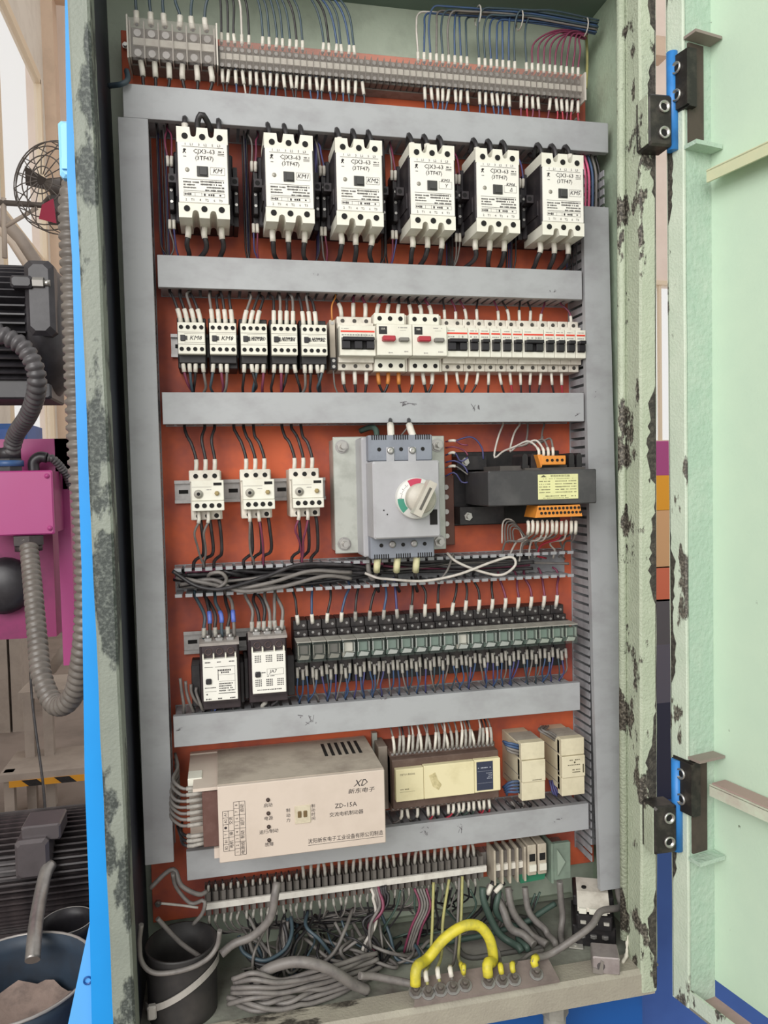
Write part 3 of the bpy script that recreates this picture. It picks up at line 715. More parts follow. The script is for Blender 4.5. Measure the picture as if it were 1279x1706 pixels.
xx = .353; seq = [2, 1, 1, 1, 1, 1, 2, 1, 1, 1, 1]
for i, n in enumerate(seq):
    lab = {0: 'two-pole circuit breaker right beside the second motor breaker', 6: 'two-pole circuit breaker between single-pole breakers'}.get(i)
    if lab is None: lab = 'narrow single-pole circuit breaker between the two two-pole breakers' if i < 6 else 'narrow single-pole circuit breaker at the right duct end of the row'
    breaker(n, xx, lab, None if i in (0, 6) else ('single-pole breakers in the middle' if i < 6 else 'single-pole breakers at the end')); xx += .0181*n
for k, (x0, lab) in enumerate(((.2424, 'motor breaker with red and grey push buttons beside the three-pole breaker'), (.2978, 'motor breaker with red and grey push buttons beside a two-pole breaker'))):
    t = thing('motor_breaker', lab, 'circuit breaker', (x0+.0276, 0, 1.6605), 'motor protection breakers'); h = .0273
    part('body', MB().box(-h, h-.001, -.048, -.001, -.043, .045, .0008), dusty, t)
    part('terminal_shroud', MB().box(-h+.0005, h-.006, -.056, -.048, .028, .0455, .0008), white, t); part('terminal_shroud', MB().box(-h+.0005, h-.006, -.053, -.048, -.0435, -.0245, .0008), white, t)
    part('front_cover', MB().box(-h, h, -.076, -.048, -.0225, .0245, .0008), white, t)
    part('rating_window', MB().box(-h+.003, -h+.0155, -.0766, -.076, .0095, .021), black, t)
    pr = MB(); text_mb(pr, '13A' if k == 0 else '18A', -h+.009, .0172, .0042, -.0768); part('lettering', pr, white, t)
    pr = MB(); squiggle(pr, .006, .020, .0195, .0018, -.0763, 9, rnd); line(pr, .008, .0155, .018, .0155, -.0763, .0003); squiggle(pr, -.01, -.003, -.0185, .002, -.0763, 3, rnd); squiggle(pr, .013, .021, -.0165, .0018, -.0763, 5, rnd); part('lettering', pr, MATS['grey_print'], t)
    part('stop_button', MB().box(-.020, -.0005, -.086, -.076, -.002, .0058, .0012), M('button_red', '#a8303c', .4), t)
    part('start_button', MB().box(.006, .0215, -.083, -.076, -.002, .0040, .0012), M('button_grey', '#77746e', .5), t)
    for x in (-.0185, -.002, .0145):
        part('terminal_screw', MB().cyl((x, -.0565, .037), (x, -.054, .037), .0036, n=12).cyl((x, -.0535, -.0345), (x, -.051, -.0345), .0036, n=12), hole, t)
es = thing('end_stop', 'small beige screw end stop beside the three-pole breaker', 'end stop', (.1795, 0, 1.660))
part('body', MB().box(-.0045, .0045, -.045, -.001, -.040, .036, .0008), M('beige_plastic', '#c9bfae', .55, dirt=.4, dcol='#9c9282', scale=40), es)
part('clamp', MB().box(-.0045, .0045, -.050, -.045, -.040, -.022), black, es)
for z in (.031, -.027, -.036): part('screw', MB().cyl((0, -.0512 if z < 0 else -.046, z), (0, -.044, z), .0026, n=10), steel, es)

# ================================================================== three overload relays
def overload():
    t = thing('overload_relay', '', 'overload relay')
    part('body', MB().box(-.0225, .0225, -.058, -.001, -.042, .030, .001).box(-.0235, .0210, -.066, -.058, .014, .031, .001), dusty, t)
    part('front_cover', MB().box(-.0205, .0255, -.080, -.055, -.0135, .016, .0008), white, t)
    part('auxiliary_terminals', MB().box(-.0205, .0255, -.084, -.055, -.028, -.0138, .0008), white, t)
    part('power_terminals', MB().box(-.018, .020, -.064, -.05, -.0415, -.0284, .0008), dusty, t)
    sc = MB().cyl((0, -.0006, 0), (0, .002, 0), .0035, n=12).mesh('terminal_screw', hole)
    for i in range(3): link('terminal_screw', sc, t, (-.0140+i*.0135, -.0662, .0225)); link('terminal_screw', sc, t, (-.012+i*.013, -.0642, -.036))
    for i in range(4): link('terminal_screw', sc, t, (-.0130+i*.0104, -.0842, -.0205))
    dl = part('current_dial', MB().lathe([(.0065, 0), (.0065, -.0015), (.0045, -.0015), (.0045, -.003), (0, -.003)], (-.0105, -.080, -.0035), 'y', 18), M('dial_grey', '#a8a49a', .5), t)
    part('dial_slot', MB().cyl((-.0105, -.0832, -.0035), (-.0105, -.0825, -.0035), .0026, n=10), hole, dl)
    part('model_tag', MB().box(.011, .0225, -.0806, -.080, .0085, .0125), hole, t)
    part('reset_button', MB().lathe([(.0036, 0), (.0036, -.003), (.002, -.005), (0, -.005)], (.0155, -.080, -.0030), 'y', 6, smooth=False), M('reset_ochre', '#9c8a5c', .5), t)
    pr = MB(); line(pr, -.0195, .0065, .008, .0065, -.0803, .0004); squiggle(pr, .0005, .008, .0025, .0014, -.0803, 5, rnd); part('lettering', pr, MATS['grey_print'], t)
    return t
ov = overload()
for i, (x, l) in enumerate(((-.0165, 'nearest the left vertical duct'), (.0565, 'between the two others'), (.1290, 'nearest the rotary switch'))):
    c = ov if i == 0 else copy_tree(ov); c.location = (x, 0, 1.4385); c['label'] = 'white overload relay with dial, %s' % l; c['group'] = 'overload relays on the bright rail'

# ================================================================== rotary isolator on its zinc plate
t = thing('rotary_switch', 'large grey main switch with round rotary handle on a zinc plate', 'switch', (.265, 0, 1.425))
gp = M('switch_grey', '#a9a9ac', .45, dirt=.4, dcol='#8f8d90', scale=18); gp2 = M('switch_grey_dark', '#80858f', .5, dirt=.5, dcol='#686a72', scale=30)
m = MB().box(-.090, .088, -.050, -.047, -.088, .092, .001)
part('mounting_plate', m, zinc, t)
for s in (-1, 1): part('plate_leg', MB().box(s*.086-.003, s*.086, -.047, -.001, -.084, .088), zinc, t)
for x, z in ((-.076, .077), (.076, .077), (-.076, -.073), (.076, -.075)):
    b = part('bolt', MB().cyl((x, -.056, z), (x, -.050, z), .0085, n=6, smooth=False).cyl((x, -.066, z), (x, -.056, z), .0042, n=10), steel, t)
    part('washer', MB().cyl((x, -.0515, z), (x, -.050, z), .0105, n=16), galv, b)
part('body', MB().box(-.055, .052, -.100, -.050, -.090, .088, .002), gp, t)
part('terminal_block', MB().box(-.048, .049, -.118, -.100, .052, .090, .0015), gp2, t)
part('terminal_block', MB().box(-.048, .049, -.118, -.100, -.092, -.054, .0015), gp2, t)
part('front_housing', MB().box(-.049, .050, -.150, -.100, -.060, .051, .002), gp, t)
sl = MB(); sl2 = MB()
for g in range(3):
    for i in range(7):
        x = -.043+g*.033+i*.0034; sl.box(x, x+.0016, -.1184, -.117, .083, .0905); sl2.box(x, x+.0016, -.1184, -.117, -.0925, -.085)
part('vent_slots', sl, hole, t); part('vent_slots', sl2, hole, t)
for x in (-.032, .001, .034): 
    part('hole', MB().cyl((x, -.1185, .069), (x, -.116, .069), .003, n=10), hole, t); part('hole', MB().cyl((x, -.1185, -.072), (x, -.116, -.072), .003, n=10), hole, t)
for x in (-.0155, .0175):
    q = part('terminal_tab', MB().box(x-.006, x+.006, -.1195, -.118, .050, .072, .0006), gp, t)
    part('terminal_screw', MB().lathe([(.0052, 0), (.0052, -.002), (.003, -.003), (0, -.002)], (x, -.1195, .067), 'y', 14), steel, t)
    part('terminal_screw', MB().lathe([(.0052, 0), (.0052, -.002), (.003, -.003), (0, -.002)], (x, -.118, -.071), 'y', 14), galv, t)
kx, kz = .012, -.003
dial = part('dial_ring', MB().lathe([(.0295, 0), (.0295, -.010), (.0285, -.012), (.0, -.012)], (kx, -.150, kz), 'y', 40), M('dial_pale', '#cfcfca', .4), t)
def arc_seg(r0, r1, a0, a1, y, n=8):
    k = MB(); vs = []
    for i in range(n+1):
        a = math.radians(a0+(a1-a0)*i/n); vs += [(kx+r0*math.cos(a), y, kz+r0*math.sin(a)), (kx+r1*math.cos(a), y, kz+r1*math.sin(a))]
    return k.add(vs, [(2*i, 2*i+1, 2*i+3, 2*i+2) for i in range(n)])
part('red_mark', arc_seg(.019, .0285, 118, 75, -.1623), M('mark_red', '#b83a55', .5), dial)
part('green_mark', arc_seg(.019, .0285, 225, 180, -.1623), M('mark_green', '#3f8a74', .5), dial)
k = MB()
for i in range(11): 
    a = math.radians(178-i*5.2); text_mb(k, 'I' if i % 3 == 0 else '-', kx+.0235*math.cos(a), kz+.0235*math.sin(a), .006, -.1624, rotz=a-math.pi/2)
part('lettering', k, MATS['grey_print'], dial)
knobm = M('knob_beige', '#b9b4a8', .4, dirt=.4, dcol='#8d8880', scale=50)
kn = part('knob', MB().lathe([(.0215, -.012), (.0215, -.022), (.0195, -.026), (0, -.026)], (kx+.004, -.150, kz), 'y', 32), knobm, t)
gr = MB(); a = math.radians(62); ca, sa = math.cos(a), math.sin(a)
def rp_(u, v): return (kx+.004+u*ca-v*sa, kz+u*sa+v*ca)
gr.prism([rp_(-.026, -.0062), rp_(.026, -.0062), rp_(.026, .0062), rp_(-.026, .0062)], -.194, -.174)
part('handle_grip', gr, knobm, kn)
part('grip_slot', MB().prism([rp_(-.017, -.0018), rp_(.017, -.0018), rp_(.017, .0018), rp_(-.017, .0018)], -.1945, -.19), M('slot_dark', '#55524c', .6), kn)
part('lock_window', MB().box(.034, .045, -.1508, -.148, -.042, -.020), hole, t)
for x, z in ((-.034, -.019), (-.029, -.025)): part('hole', MB().cyl((x, -.1505, z), (x, -.149, z), .0011, n=8), hole, t)
br = thing('support_bracket', 'dusty brown perforated bracket standing between main switch and transformer', 'bracket', (.3655, 0, 1.385))
part('strip', MB().box(-.014, .014, -.012, 0, -.045, .07, .0008), M('bracket_brown', '#6a4a40', .6, .3, dirt=.5, dcol='#4a3a36', scale=30), br)
for z in (.05, .034, .01, -.01, -.03): part('screw', MB().cyl((0, -.0145, z), (0, -.012, z), .0042, n=10), steel, br)

# ================================================================== transformer
t = thing('transformer', 'black transformer with pale yellow rating label and orange terminal blocks', 'transformer', (.485, 0, 1.4325))
blkp = M('transformer_black', '#3a393b', .45, dirt=.5, dcol='#5a5858', scale=20)
part('mounting_foot', MB().box(-.105, .085, -.004, -.001, -.062, .060, .001).box(-.105, -.055, -.03, -.001, .030, .052).box(-.105, -.03, -.04, -.001, -.058, -.03), black, t)
for z in (.043, -.045): part('bolt', MB().cyl((-.092, -.034 if z > 0 else -.044, z), (-.092, -.028 if z > 0 else -.038, z), .007, n=6, smooth=False).cyl((-.092, -.04 if z > 0 else -.05, z), (-.092, -.034 if z > 0 else -.044, z), .004, n=10), steel, t)
part('lamination', MB().box(-.082, .082, -.118, -.02, -.024, .024), M('lamination_grey', '#57534f', .5, .4), t)
part('band', MB().box(-.089, .087, -.131, -.022, -.0265, .0265, .0015), blkp, t)
part('bobbin', MB().box(-.06, .075, -.105, -.03, .024, .034).box(-.025, .075, -.118, -.06, .026, .030), M('bobbin_dark', '#4a4542', .6, dirt=.5, dcol='#6a6460', scale=30), t)
for x in (-.022, -.008, .055, .068): part('bobbin_fin', MB().prism([(x-.0045, .03), (x+.0045, .03), (x+.0045, .048), (x+.002, .052), (x-.002, .052), (x-.0045, .048)], -.112, -.07), black, t)
lb = part('rating_label', MB().box(-.010, .056, -.1318, -.131, -.0185, .0195, .0004), M('label_yellow', '#d9d8a0', .5, dirt=.3, dcol='#bcb98a', scale=40), t)
k = MB(); y = -.1320; k.prism([(-.006, .0155), (.004, .0155), (-.001, .0188)], y-.0001, y); text_mb(k, '单相控制变压器', .026, .0168, .0038, y, sx=1.2); squiggle(k, -.002, .03+.02, .0128, .001, y, 26, rnd)
for i in range(5): squiggle(k, -.008, .010, .0090-.0042*i, .0016, y, 12, rnd); squiggle(k, .018, .053, .0090-.0042*i, .0015, y, 16, rnd)
text_mb(k, '100VA', .024, .0, .0028, y); squiggle(k, .002, .036, -.0135, .0018, y, 15, rnd); squiggle(k, -.004, .04, -.0165, .001, y, 22, rnd); squiggle(k, .044, .052, -.014, .002, y, 4, rnd)
part('lettering', k, M('label_print', '#5c5a44', .7), lb)
orange = M('terminal_orange', '#d98a35', .45, dirt=.3, dcol='#b06c2c', scale=60)
part('terminal_block', MB().box(-.002, .038, -.128, -.085, .034, .048, .001).prism([(-.008, .050), (.0, .050), (.0, .034), (-.002, .030)], -.126, -.085), orange, t)
part('terminal_block', MB().prism([(-.014, -.046), (-.009, -.028), (.060, -.028), (.064, -.046)], -.128, -.085), orange, t)
hm = MB().cyl((0, -.0006, 0), (0, .002, 0), .0022, n=10).mesh('clamp_hole', hole)
for i in range(4): link('clamp_hole', hm, t, (.007+i*.0082, -.1285, .0410))
for i in range(11):
    link('clamp_hole', hm, t, (-.006+i*.0064, -.1283, -.0325)); link('clamp_hole', hm, t, (-.0035+i*.0064, -.1283, -.0395))
# ================================================================== upper terminal strips
clear = M('clear_cover', '#a8a098', .2, alpha=.2, spec=.6)
tbeige = M('terminal_grey', '#8d8780', .6, dirt=.6, dcol='#5e5852', scale=60)
t = thing('terminal_strip', 'wide six-way terminal block under a clear cover with white marker strip', 'terminal block', (-.043, 0, 2.085))
part('base', MB().box(-.060, .062, -.030, -.001, -.025, .025, .001), tbeige, t)
for i in range(6):
    x = -.049+i*.0196
    q = part('terminal', MB().box(x-.0085, x+.0085, -.040, -.030, -.023, .023, .0008), M('terminal_face', '#6a6560', .5, dirt=.5, dcol='#55504c', scale=50), t)
    for z in (.014, -.014): part('clamp_screw', MB().cyl((x, -.044, z), (x, -.040, z), .0052, n=12), galv, q)
for i in range(7): part('divider', MB().box(-.0588+i*.0196-.0008, -.0588+i*.0196+.0008, -.052, -.030, -.026, .026), M('divider_pale', '#bdb6ae', .5), t)
part('marker_strip', MB().box(-.055, .060, -.0475, -.0445, -.005, .005), sleevem, t)
part('clear_cover', MB().box(-.061, .062, -.0565, -.0550, -.027, .028), clear, t)
for s in (-.0625, .0615): part('end_plate', MB().box(s, s+.002, -.059, 0, -.030, .030), M('end_plate_pale', '#c6c0b6', .5), t)
t = thing('terminal_strip', 'long narrow terminal strip under a clear cover across the plate top', 'terminal block', (.31, 0, 2.0765))
part('base', MB().box(-.289, .291, -.024, -.001, -.019, .019), tbeige, t)
me = MB().box(-.0042, .0042, -.040, -.024, -.0175, .0175, .0006).box(-.0050, -.0044, -.049, -.024, -.018, .018).mesh('terminal', MATS['terminal_face'])
ms = MB().cyl((0, -.0435, .0115), (0, -.040, .0115), .003, n=8).cyl((0, -.0435, -.0115), (0, -.040, -.0115), .003, n=8).mesh('clamp_screw', galv)
for i in range(58):
    q = link('terminal', me, t, (-.284+i*.00995, 0, 0)); link('clamp_screw', ms, q)
part('marker_strip', MB().box(-.286, .288, -.0465, -.0435, -.0045, .0040), sleevem, t)
part('clear_cover', MB().box(-.288, .290, -.0525, -.0512, -.0185, .0195), clear, t)
part('end_plate', MB().box(.289, .2915, -.055, 0, -.022, .022), MATS['end_plate_pale'], t)

# ================================================================== two dark contactors in the relay row
def dark_contactor(i):
    t = thing('dark_contactor', '', 'contactor')
    brown = M('contactor_brown_black', '#30262a', .5, dirt=.5, dcol='#4a3c3e', scale=40)
    part('base', MB().box(-.029, .029, -.060, -.001, -.055, .040, .001).box(-.026, .026, -.080, -.060, -.040, .045, .001), brown, t)
    part('side_block', MB().box(-.042 if i == 0 else -.035, -.029, -.055, -.001, -.050, .012, .001), black, t); part('side_block', MB().box(.029, .035 if i == 0 else .0405, -.055, -.001, -.050, .012, .001), black, t)
    part('terminal_shelf', MB().prism_ax([(-.080, .0445), (-.080, .0485), (-.055, .0525), (-.055, .0485)], -.0285, .0285, 'x'), M('shelf_grey', '#98918c', .6, dirt=.6, dcol='#6c6460', scale=50), t)
    part('face_plate', MB().box(-.0245, .0245, -.090, -.080, -.034, .027, .0008), offw, t)
    for x in (-.0235, -.0085, .0085, .0225): part('face_clip', MB().box(x-.001, x+.001, -.0885, -.080, .027, .034), white, t)
    for x in (-.016, 0, .016):
        part('terminal_screw', MB().lathe([(.0052, 0), (.0052, -.001), (.0042, -.001), (.004, .001), (0, .001)], (x, -.0805, .036), 'y', 12), M('screw_brown', '#5a4a48', .5, .4), t)
        part('terminal_clamp', MB().box(x-.0055, x+.0055, -.072, -.060, .047, .054, .001).cyl((x, -.066, .052), (x, -.066, .058), .0035, n=8), galv, t)
    part('position_indicator', MB().box(-.0205, -.0125, -.0935, -.090, -.009, -.001, .0012), MATS['indicator_black'], t)
    k = MB(); y = -.0903
    if i == 0:
        for x in (-.017, 0, .017): squiggle(k, x-.004, x+.004, .0225, .0022, y, 4, rnd); squiggle(k, x-.004, x+.004, -.031, .0022, y, 4, rnd)
        line(k, -.022, .0155, -.010, .0155, y, .0007); line(k, -.007, .0155, .022, .0155, y, .0005)
        squiggle(k, -.003, .016, .0102, .0028, y, 8, rnd); squiggle(k, -.001, .013, .0068, .0026, y, 6, rnd); line(k, -.003, .012, -.003, -.004, y, .0008)
        line(k, -.002, .0035, .021, .0035, y, .0003); line(k, -.002, -.006, .021, -.006, y, .0003); line(k, .021, .0155, .021, -.02, y, .0003)
        for j in range(4): squiggle(k, -.002, .020, -.0095-.0034*j, .0022, y, 11, rnd)
        squiggle(k, -.022, -.006, -.0145, .0016, y, 8, rnd); line(k, -.022, -.020, -.006, -.020, y, .0004); line(k, -.003, -.0235, .021, -.0235, y, .0009); squiggle(k, -.022, -.018, -.024, .0022, y, 3, rnd)
    else:
        for z0 in (.017, -.0185):
            for c in (-.016, .0, .016):
                for a in range(4):
                    for b in range(4): k.add([(c-.0044+a*.0025, y, z0-.0044+b*.0028), (c-.0028+a*.0025, y, z0-.0044+b*.0028), (c-.0028+a*.0025, y, z0-.0027+b*.0028), (c-.0044+a*.0025, y, z0-.0027+b*.0028)], [(0, 1, 2, 3)])
        squiggle(k, -.011, -.005, -.003, .002, y, 4, rnd); squiggle(k, -.005, .008, -.0085, .0013, y, 8, rnd)
        rect(k, -.003, .021, -.0068, .0022, y, .0003); text_mb(k, 'JA7', .006, -.002, .007, y, shear=.2)
        squiggle(k, -.018, .018, -.0285, .0016, y, 14, rnd)
    part('lettering', k, blackink, t)
    return t
c = dark_contactor(0); c.location = (-.0045, 0, 1.1685); c['label'] = 'dark contactor with white printed face and blue-ended wires beside the left duct'
c = dark_contactor(1); c.location = (.0660, 0, 1.1735); c['label'] = 'dark contactor with cream dotted face beside the relay row'

# ================================================================== twenty plug-in relays
sockm = M('socket_black', '#1f1c1d', .5, dirt=.5, dcol='#4a4240', scale=50)
rcover = M('relay_cover', '#55625c', .08, alpha=.22, spec=.9)
coilm = [M('relay_coil_green', '#86988e', .3, .3), M('relay_coil_grey', '#77726c', .4, .3), M('relay_coil_white', '#d8d4c8', .5)]
def relay():
    s = thing('relay_socket', '', 'relay socket')
    part('body', MB().box(-.0108, .0108, -.036, -.001, -.062, .040, .0008).box(-.0105, .0105, -.046, -.036, .017, .026, .0006).box(-.0105, .0105, -.044, -.036, -.040, -.022, .0006), sockm, s)
    for z in (.035, .0225, -.032): part('screw', MB().cyl((-.004, -.0468 if z < .03 else -.037, z), (-.004, -.044 if z < .03 else -.035, z), .0021, n=8).cyl((.0055, -.0468 if z < .03 else -.037, z-.003), (.0055, -.044 if z < .03 else -.035, z-.003), .0021, n=8), galv, s)
    r = thing('relay', '', 'relay')
    part('base', MB().box(-.0106, .0106, -.056, -.046, -.015, .0175), sockm, r)
    part('top_cap', MB().box(-.0108, .0108, -.088, -.050, .0155, .0170), M('relay_cap_dust', '#a5a39a', .6, dirt=.5, dcol='#827e78', scale=40), r)
    part('clear_case', MB().box(-.0106, .0106, -.0885, -.0555, -.0145, .0155, .0012), rcover, r)
    return s, r
def relay_inner(r, m, bright):
    k = MB().box(-.007, .007, -.080, -.06, -.004, .010, .001).box(-.0085, .0085, -.076, -.06, -.0125, -.005)
    part('coil', k, m, r)
    part('contact_spring', MB().prism([(-.008, -.011), (.006, -.011), (.0085, -.006), (-.004, -.004)], -.084, -.080).prism([(-.009, -.004), (-.0075, -.004), (-.0075, .011), (-.009, .011)], -.086, -.07).prism([(.0078, -.004), (.009, -.004), (.009, .011), (.0078, .011)], -.086, -.07), M('spring_bright', '#d5d8d2', .2, .7) if bright else MATS['screw_dull'], r)
s0, r0 = relay()
for i in range(20):
    s = s0 if i == 0 else copy_tree(s0)
    r = r0 if i == 0 else copy_tree(r0)
    x = .1185+i*.02262; s.location = r.location = (x, 0, 1.1945)
    s['label'] = 'black screw socket under a small clear relay'; s['group'] = 'relay sockets'
    r['label'] = {0: 'clear dark relay at the end of the row beside the dotted contactor', 3: 'small relay with a white insert among the dark ones', 19: 'clear relay at the end of the row against the right duct'}.get(i, 'small clear relay with green coil in the long row' if i not in (1, 2) else 'dull grey relay beside the one with a white insert')
    r['group'] = 'plug-in relays in one row'
for o in [q for q in COL.objects if q.parent is None and q.name.split('.')[0] == 'relay']:
    i = round((o.location.x-.1185)/.02262)
    relay_inner(o, coilm[2] if i in (3, 11) else coilm[1] if i < 3 else coilm[0], i > 2)

# ================================================================== beige brake unit
t = thing('brake_unit', 'large beige motor brake unit with printed Chinese front', 'control unit', (.104, 0, .981))
beige = M('unit_beige', '#cbbdb0', .5, dirt=.35, dcol='#b3a496', scale=14); beiged = M('unit_beige_dusty', '#b3a89a', .65, dirt=.85, dcol='#877b70', scale=14, detail=6)
part('cover', MB().box(-.117, .117, -.160, -.155, -.053, .0535, .001).box(-.117, .117, -.155, -.012, .0515, .0535).box(.115, .117, -.155, -.012, -.053, .0515).box(-.117, .117, -.155, -.012, -.053, -.051), beiged if False else beige, t)
part('cover_top', MB().box(-.1165, .1165, -.153, -.014, .0535, .0541), beiged, t, label='dusty top of the cover')
part('chassis', MB().box(-.158, -.112, -.085, -.003, -.050, .0500).box(-.158, .117, -.012, -.002, -.052, .052).box(-.150, -.112, -.150, -.085, .046, .0505).box(-.124, -.112, -.150, -.085, -.050, -.036), beige, t)
part('terminal_block', MB().box(-.138, -.112, -.148, -.085, -.034, .044, .001), M('terminal_brown', '#5c3f38', .55, dirt=.4, dcol='#7c6058', scale=40), t)
part('side_connector', MB().box(-.158, -.138, -.115, -.085, .028, .052, .001), white, t)
v = MB()
for i in range(6): v.prism_ax([(.042+i*.0105, -.085), (.0468+i*.0105, -.085), (.0468+i*.0105, -.030), (.042+i*.0105, -.030)], .0541, .0545, 'z')
part('vent_slots', v, hole, t)
k = MB(); y = -.1603
text_mb(k, 'XD', .083, .038, .0135, y, shear=.35); text_mb(k, '新东电子', .083, .027, .0078, y, shear=.2, sx=1.25)
text_mb(k, 'ZD-15A', .060, .0085, .0094, y); text_mb(k, '交流电机制动器', .0605, -.0035, .0070, y)
text_mb(k, '沈阳新东电子工业设备有限公司制造', .0590, -.0378, .0076, y, sx=.89); line(k, .005, -.043, .113, -.043, y, .0005)
for i, s in enumerate(('启动', '电源', '运行/制动', '故障')): text_mb(k, s, -.049, .0205-.0185*i, .0062, y)
text_mb(k, '制', -.0215, .010, .006, y); text_mb(k, '动', -.0215, .003, .006, y); text_mb(k, '力', -.0215, -.004, .006, y)
for j, s in enumerate('制动时间'): text_mb(k, s, .0135, .0125-.006*j, .0055, y)
# terminal table, rotated print
for xs, zs in (((-.111, -.1035, -.096), (-.037, .019)), ((-.096, -.0885, -.0805), (-.0445, .0305))):
    rect(k, xs[0], xs[-1], zs[0], zs[1], y, .0005); line(k, xs[1], zs[0], xs[1], zs[1], y, .0005)
for i in range(1, 6): line(k, -.111, -.037+i*.00933, -.1035, -.037+i*.00933, y, .0005)
for z in (-.018, -.009): line(k, -.1035, z, -.096, z, y, .0005)
for i in range(1, 8): line(k, -.096, -.0445+i*.0094 if i not in (1, 3) else -.0445+i*.0094, -.0885, -.0445+i*.0094, y, .0005)
for z in (-.0257, -.0069, .0119): line(k, -.0885, z, -.0805, z, y, .0005)
for i, s in enumerate(('B2', 'B1', 'T', '●', 'A2', 'A1')): text_mb(k, s, -.1072, -.0323+i*.00933, .005, y, rotz=math.pi/2)
for z, s in ((-.028, '电机'), (-.013, '接'), (.005, '交流')): text_mb(k, s, -.0998, z, .0055, y, rotz=math.pi/2)
for z, s in ((-.035, '电源线'), (-.016, '制动'), (.0025, '运行'), (.021, '启动')): text_mb(k, s, -.0845, z, .0058, y, rotz=math.pi/2)
for i in range(8): text_mb(k, '12345678'[i], -.0922, -.040+i*.0094, .005, y, rotz=math.pi/2)
part('lettering', k, blackink, t)
for i in range(4): part('indicator_lamp', MB().lathe([(.0028, 0), (.0025, -.002), (0, -.0032)], (-.049, -.160, .0285-.0190*i), 'y', 12), M('lamp_dark', '#3a2c28', .3), t)
dp = part('dial_window', MB().box(-.0125, .0095, -.1615, -.160, -.010, .015, .0004), M('dial_window_pale', '#c9bfa8', .5, dirt=.5, dcol='#94886c', scale=60), t)
for x in (-.006, .002): part('dip_dial', MB().box(x-.0025, x+.0025, -.163, -.1615, -.001, .008, .0006), M('dip_ochre', '#6a5638', .5), dp)

# ================================================================== programmable controller and its modules
t = thing('programmable_controller', 'cream and brown programmable controller with dark status panel', 'controller', (.339, 0, .977))
pb = M('plc_brown', '#57443c', .55, dirt=.5, dcol='#77665c', scale=40); pc = M('plc_cream', '#ddd3ac', .5, dirt=.4, dcol='#b5a878', scale=22, thr=(.5, .75))
part('body', MB().box(-.088, .086, -.076, -.001, -.040, .0375, .001).box(-.088, .086, -.060, -.001, -.050, .046, .001), pb, t)
part('end_cover', MB().box(-.103, -.088, -.045, -.001, -.052, .050, .001), M('plc_grey_brown', '#8d8378', .6, dirt=.5, dcol='#5e544c', scale=30), t)
part('end_flange', MB().box(-.106, -.098, -.012, -.001, -.054, .062), zinc, t)
part('front_cover', MB().box(-.085, -.0405, -.086, -.076, -.0245, .026, .0008), pc, t); part('front_cover', MB().box(-.040, .042, -.086, -.076, -.0245, .0275, .0008), pc, t)
part('front_cover', MB().box(.0425, .0858, -.0845, -.076, -.0245, .0278, .0008), pc, t)
sp_ = part('status_panel', MB().box(.046, .073, -.0852, -.0845, -.021, .0245), M('status_dark', '#30364a', .4), t)
k = MB(); text_mb(k, 'MITSUBISHI', -.078, .0175, .0042, -.0863, align='LEFT', sx=1.1); squiggle(k, -.078, -.064, -.0055, .0018, -.0863, 8, rnd); line(k, -.079, -.0095, -.055, -.0095, -.0863, .0003)
part('lettering', k, M('plc_print', '#56503c', .7), t)
k = MB(); text_mb(k, 'POWER\nRUN\nBATT\nERROR', .0715, .0015, .0028, -.0855, align='RIGHT'); line(k, .047, .0095, .072, .0095, -.0855, .0002); line(k, .047, -.0095, .072, -.0095, -.0855, .0002); squiggle(k, .048, .07, .015, .0016, -.0855, 9, rnd)
part('lettering', k, M('status_print', '#b9bcc8', .6), sp_)
part('torn_tape', MB().prism([(-.032, .012), (-.026, -.006), (-.017, -.012), (-.012, -.004), (-.018, .004), (-.022, .016)], -.0866, -.086), M('tape_dirty', '#cbbf94', .7, dirt=.8, dcol='#a09468', scale=120), t)
tb = MB()
for i in range(24): tb.cyl((-.084+i*.0072, -.0615, .0415), (-.084+i*.0072, -.060, .0415), .0022, n=6)
for i in range(24): tb.cyl((-.084+i*.0072, -.0615, -.045), (-.084+i*.0072, -.060, -.045), .0022, n=6)
part('terminal_screws', tb, galv, t, kind='stuff')
for i, (x, lab) in enumerate(((.4795, 'cream expansion module with blue wires between controller and output module'), (.5485, 'cream output module beside the right vertical duct'))):
    t = thing('expansion_module', lab, 'controller module', (x, 0, .978))
    mb_ = M('module_cream', '#d6cdb2', .5, dirt=.4, dcol='#ada488', scale=30)
    part('body', MB().box(-.0195, .0205, -.078, -.001, -.040, .043, .001), mb_, t)
    for a, b, y in ((.019, .0465, -.0855), (-.0165, .0182, -.0880), (-.047, -.0173, -.0855)):
        part('front_cover', MB().box(-.0195, .0205, y, -.07, a, b, .0008), mb_, t)
    k = MB(); y = -.0883
    if i == 0: squiggle(k, -.002, .016, -.0135, .0018, y, 9, rnd)
    else:
        for z in (.012, .004, -.004, -.008): squiggle(k, -.002 if z < 0 else -.010, .012, z, .002, y, 7, rnd)
        k.disc(.002, y, .008, .0016, 8); k.box(.016, .018, y, y+.0005, -.01, .004)
    part('lettering', k, MATS['plc_print'], t)
    part('top_terminal', MB().box(-.0185, .0195, -.072, -.03, .043, .046), M('module_top_dust', '#a9a296', .7, dirt=.6, dcol='#857d72', scale=30), t)
    for z in (.02, -.01, -.03): part('side_groove', MB().box(-.0198, -.0195, -.075, -.01, z, z+.0012), MATS['groove_grey'], t)

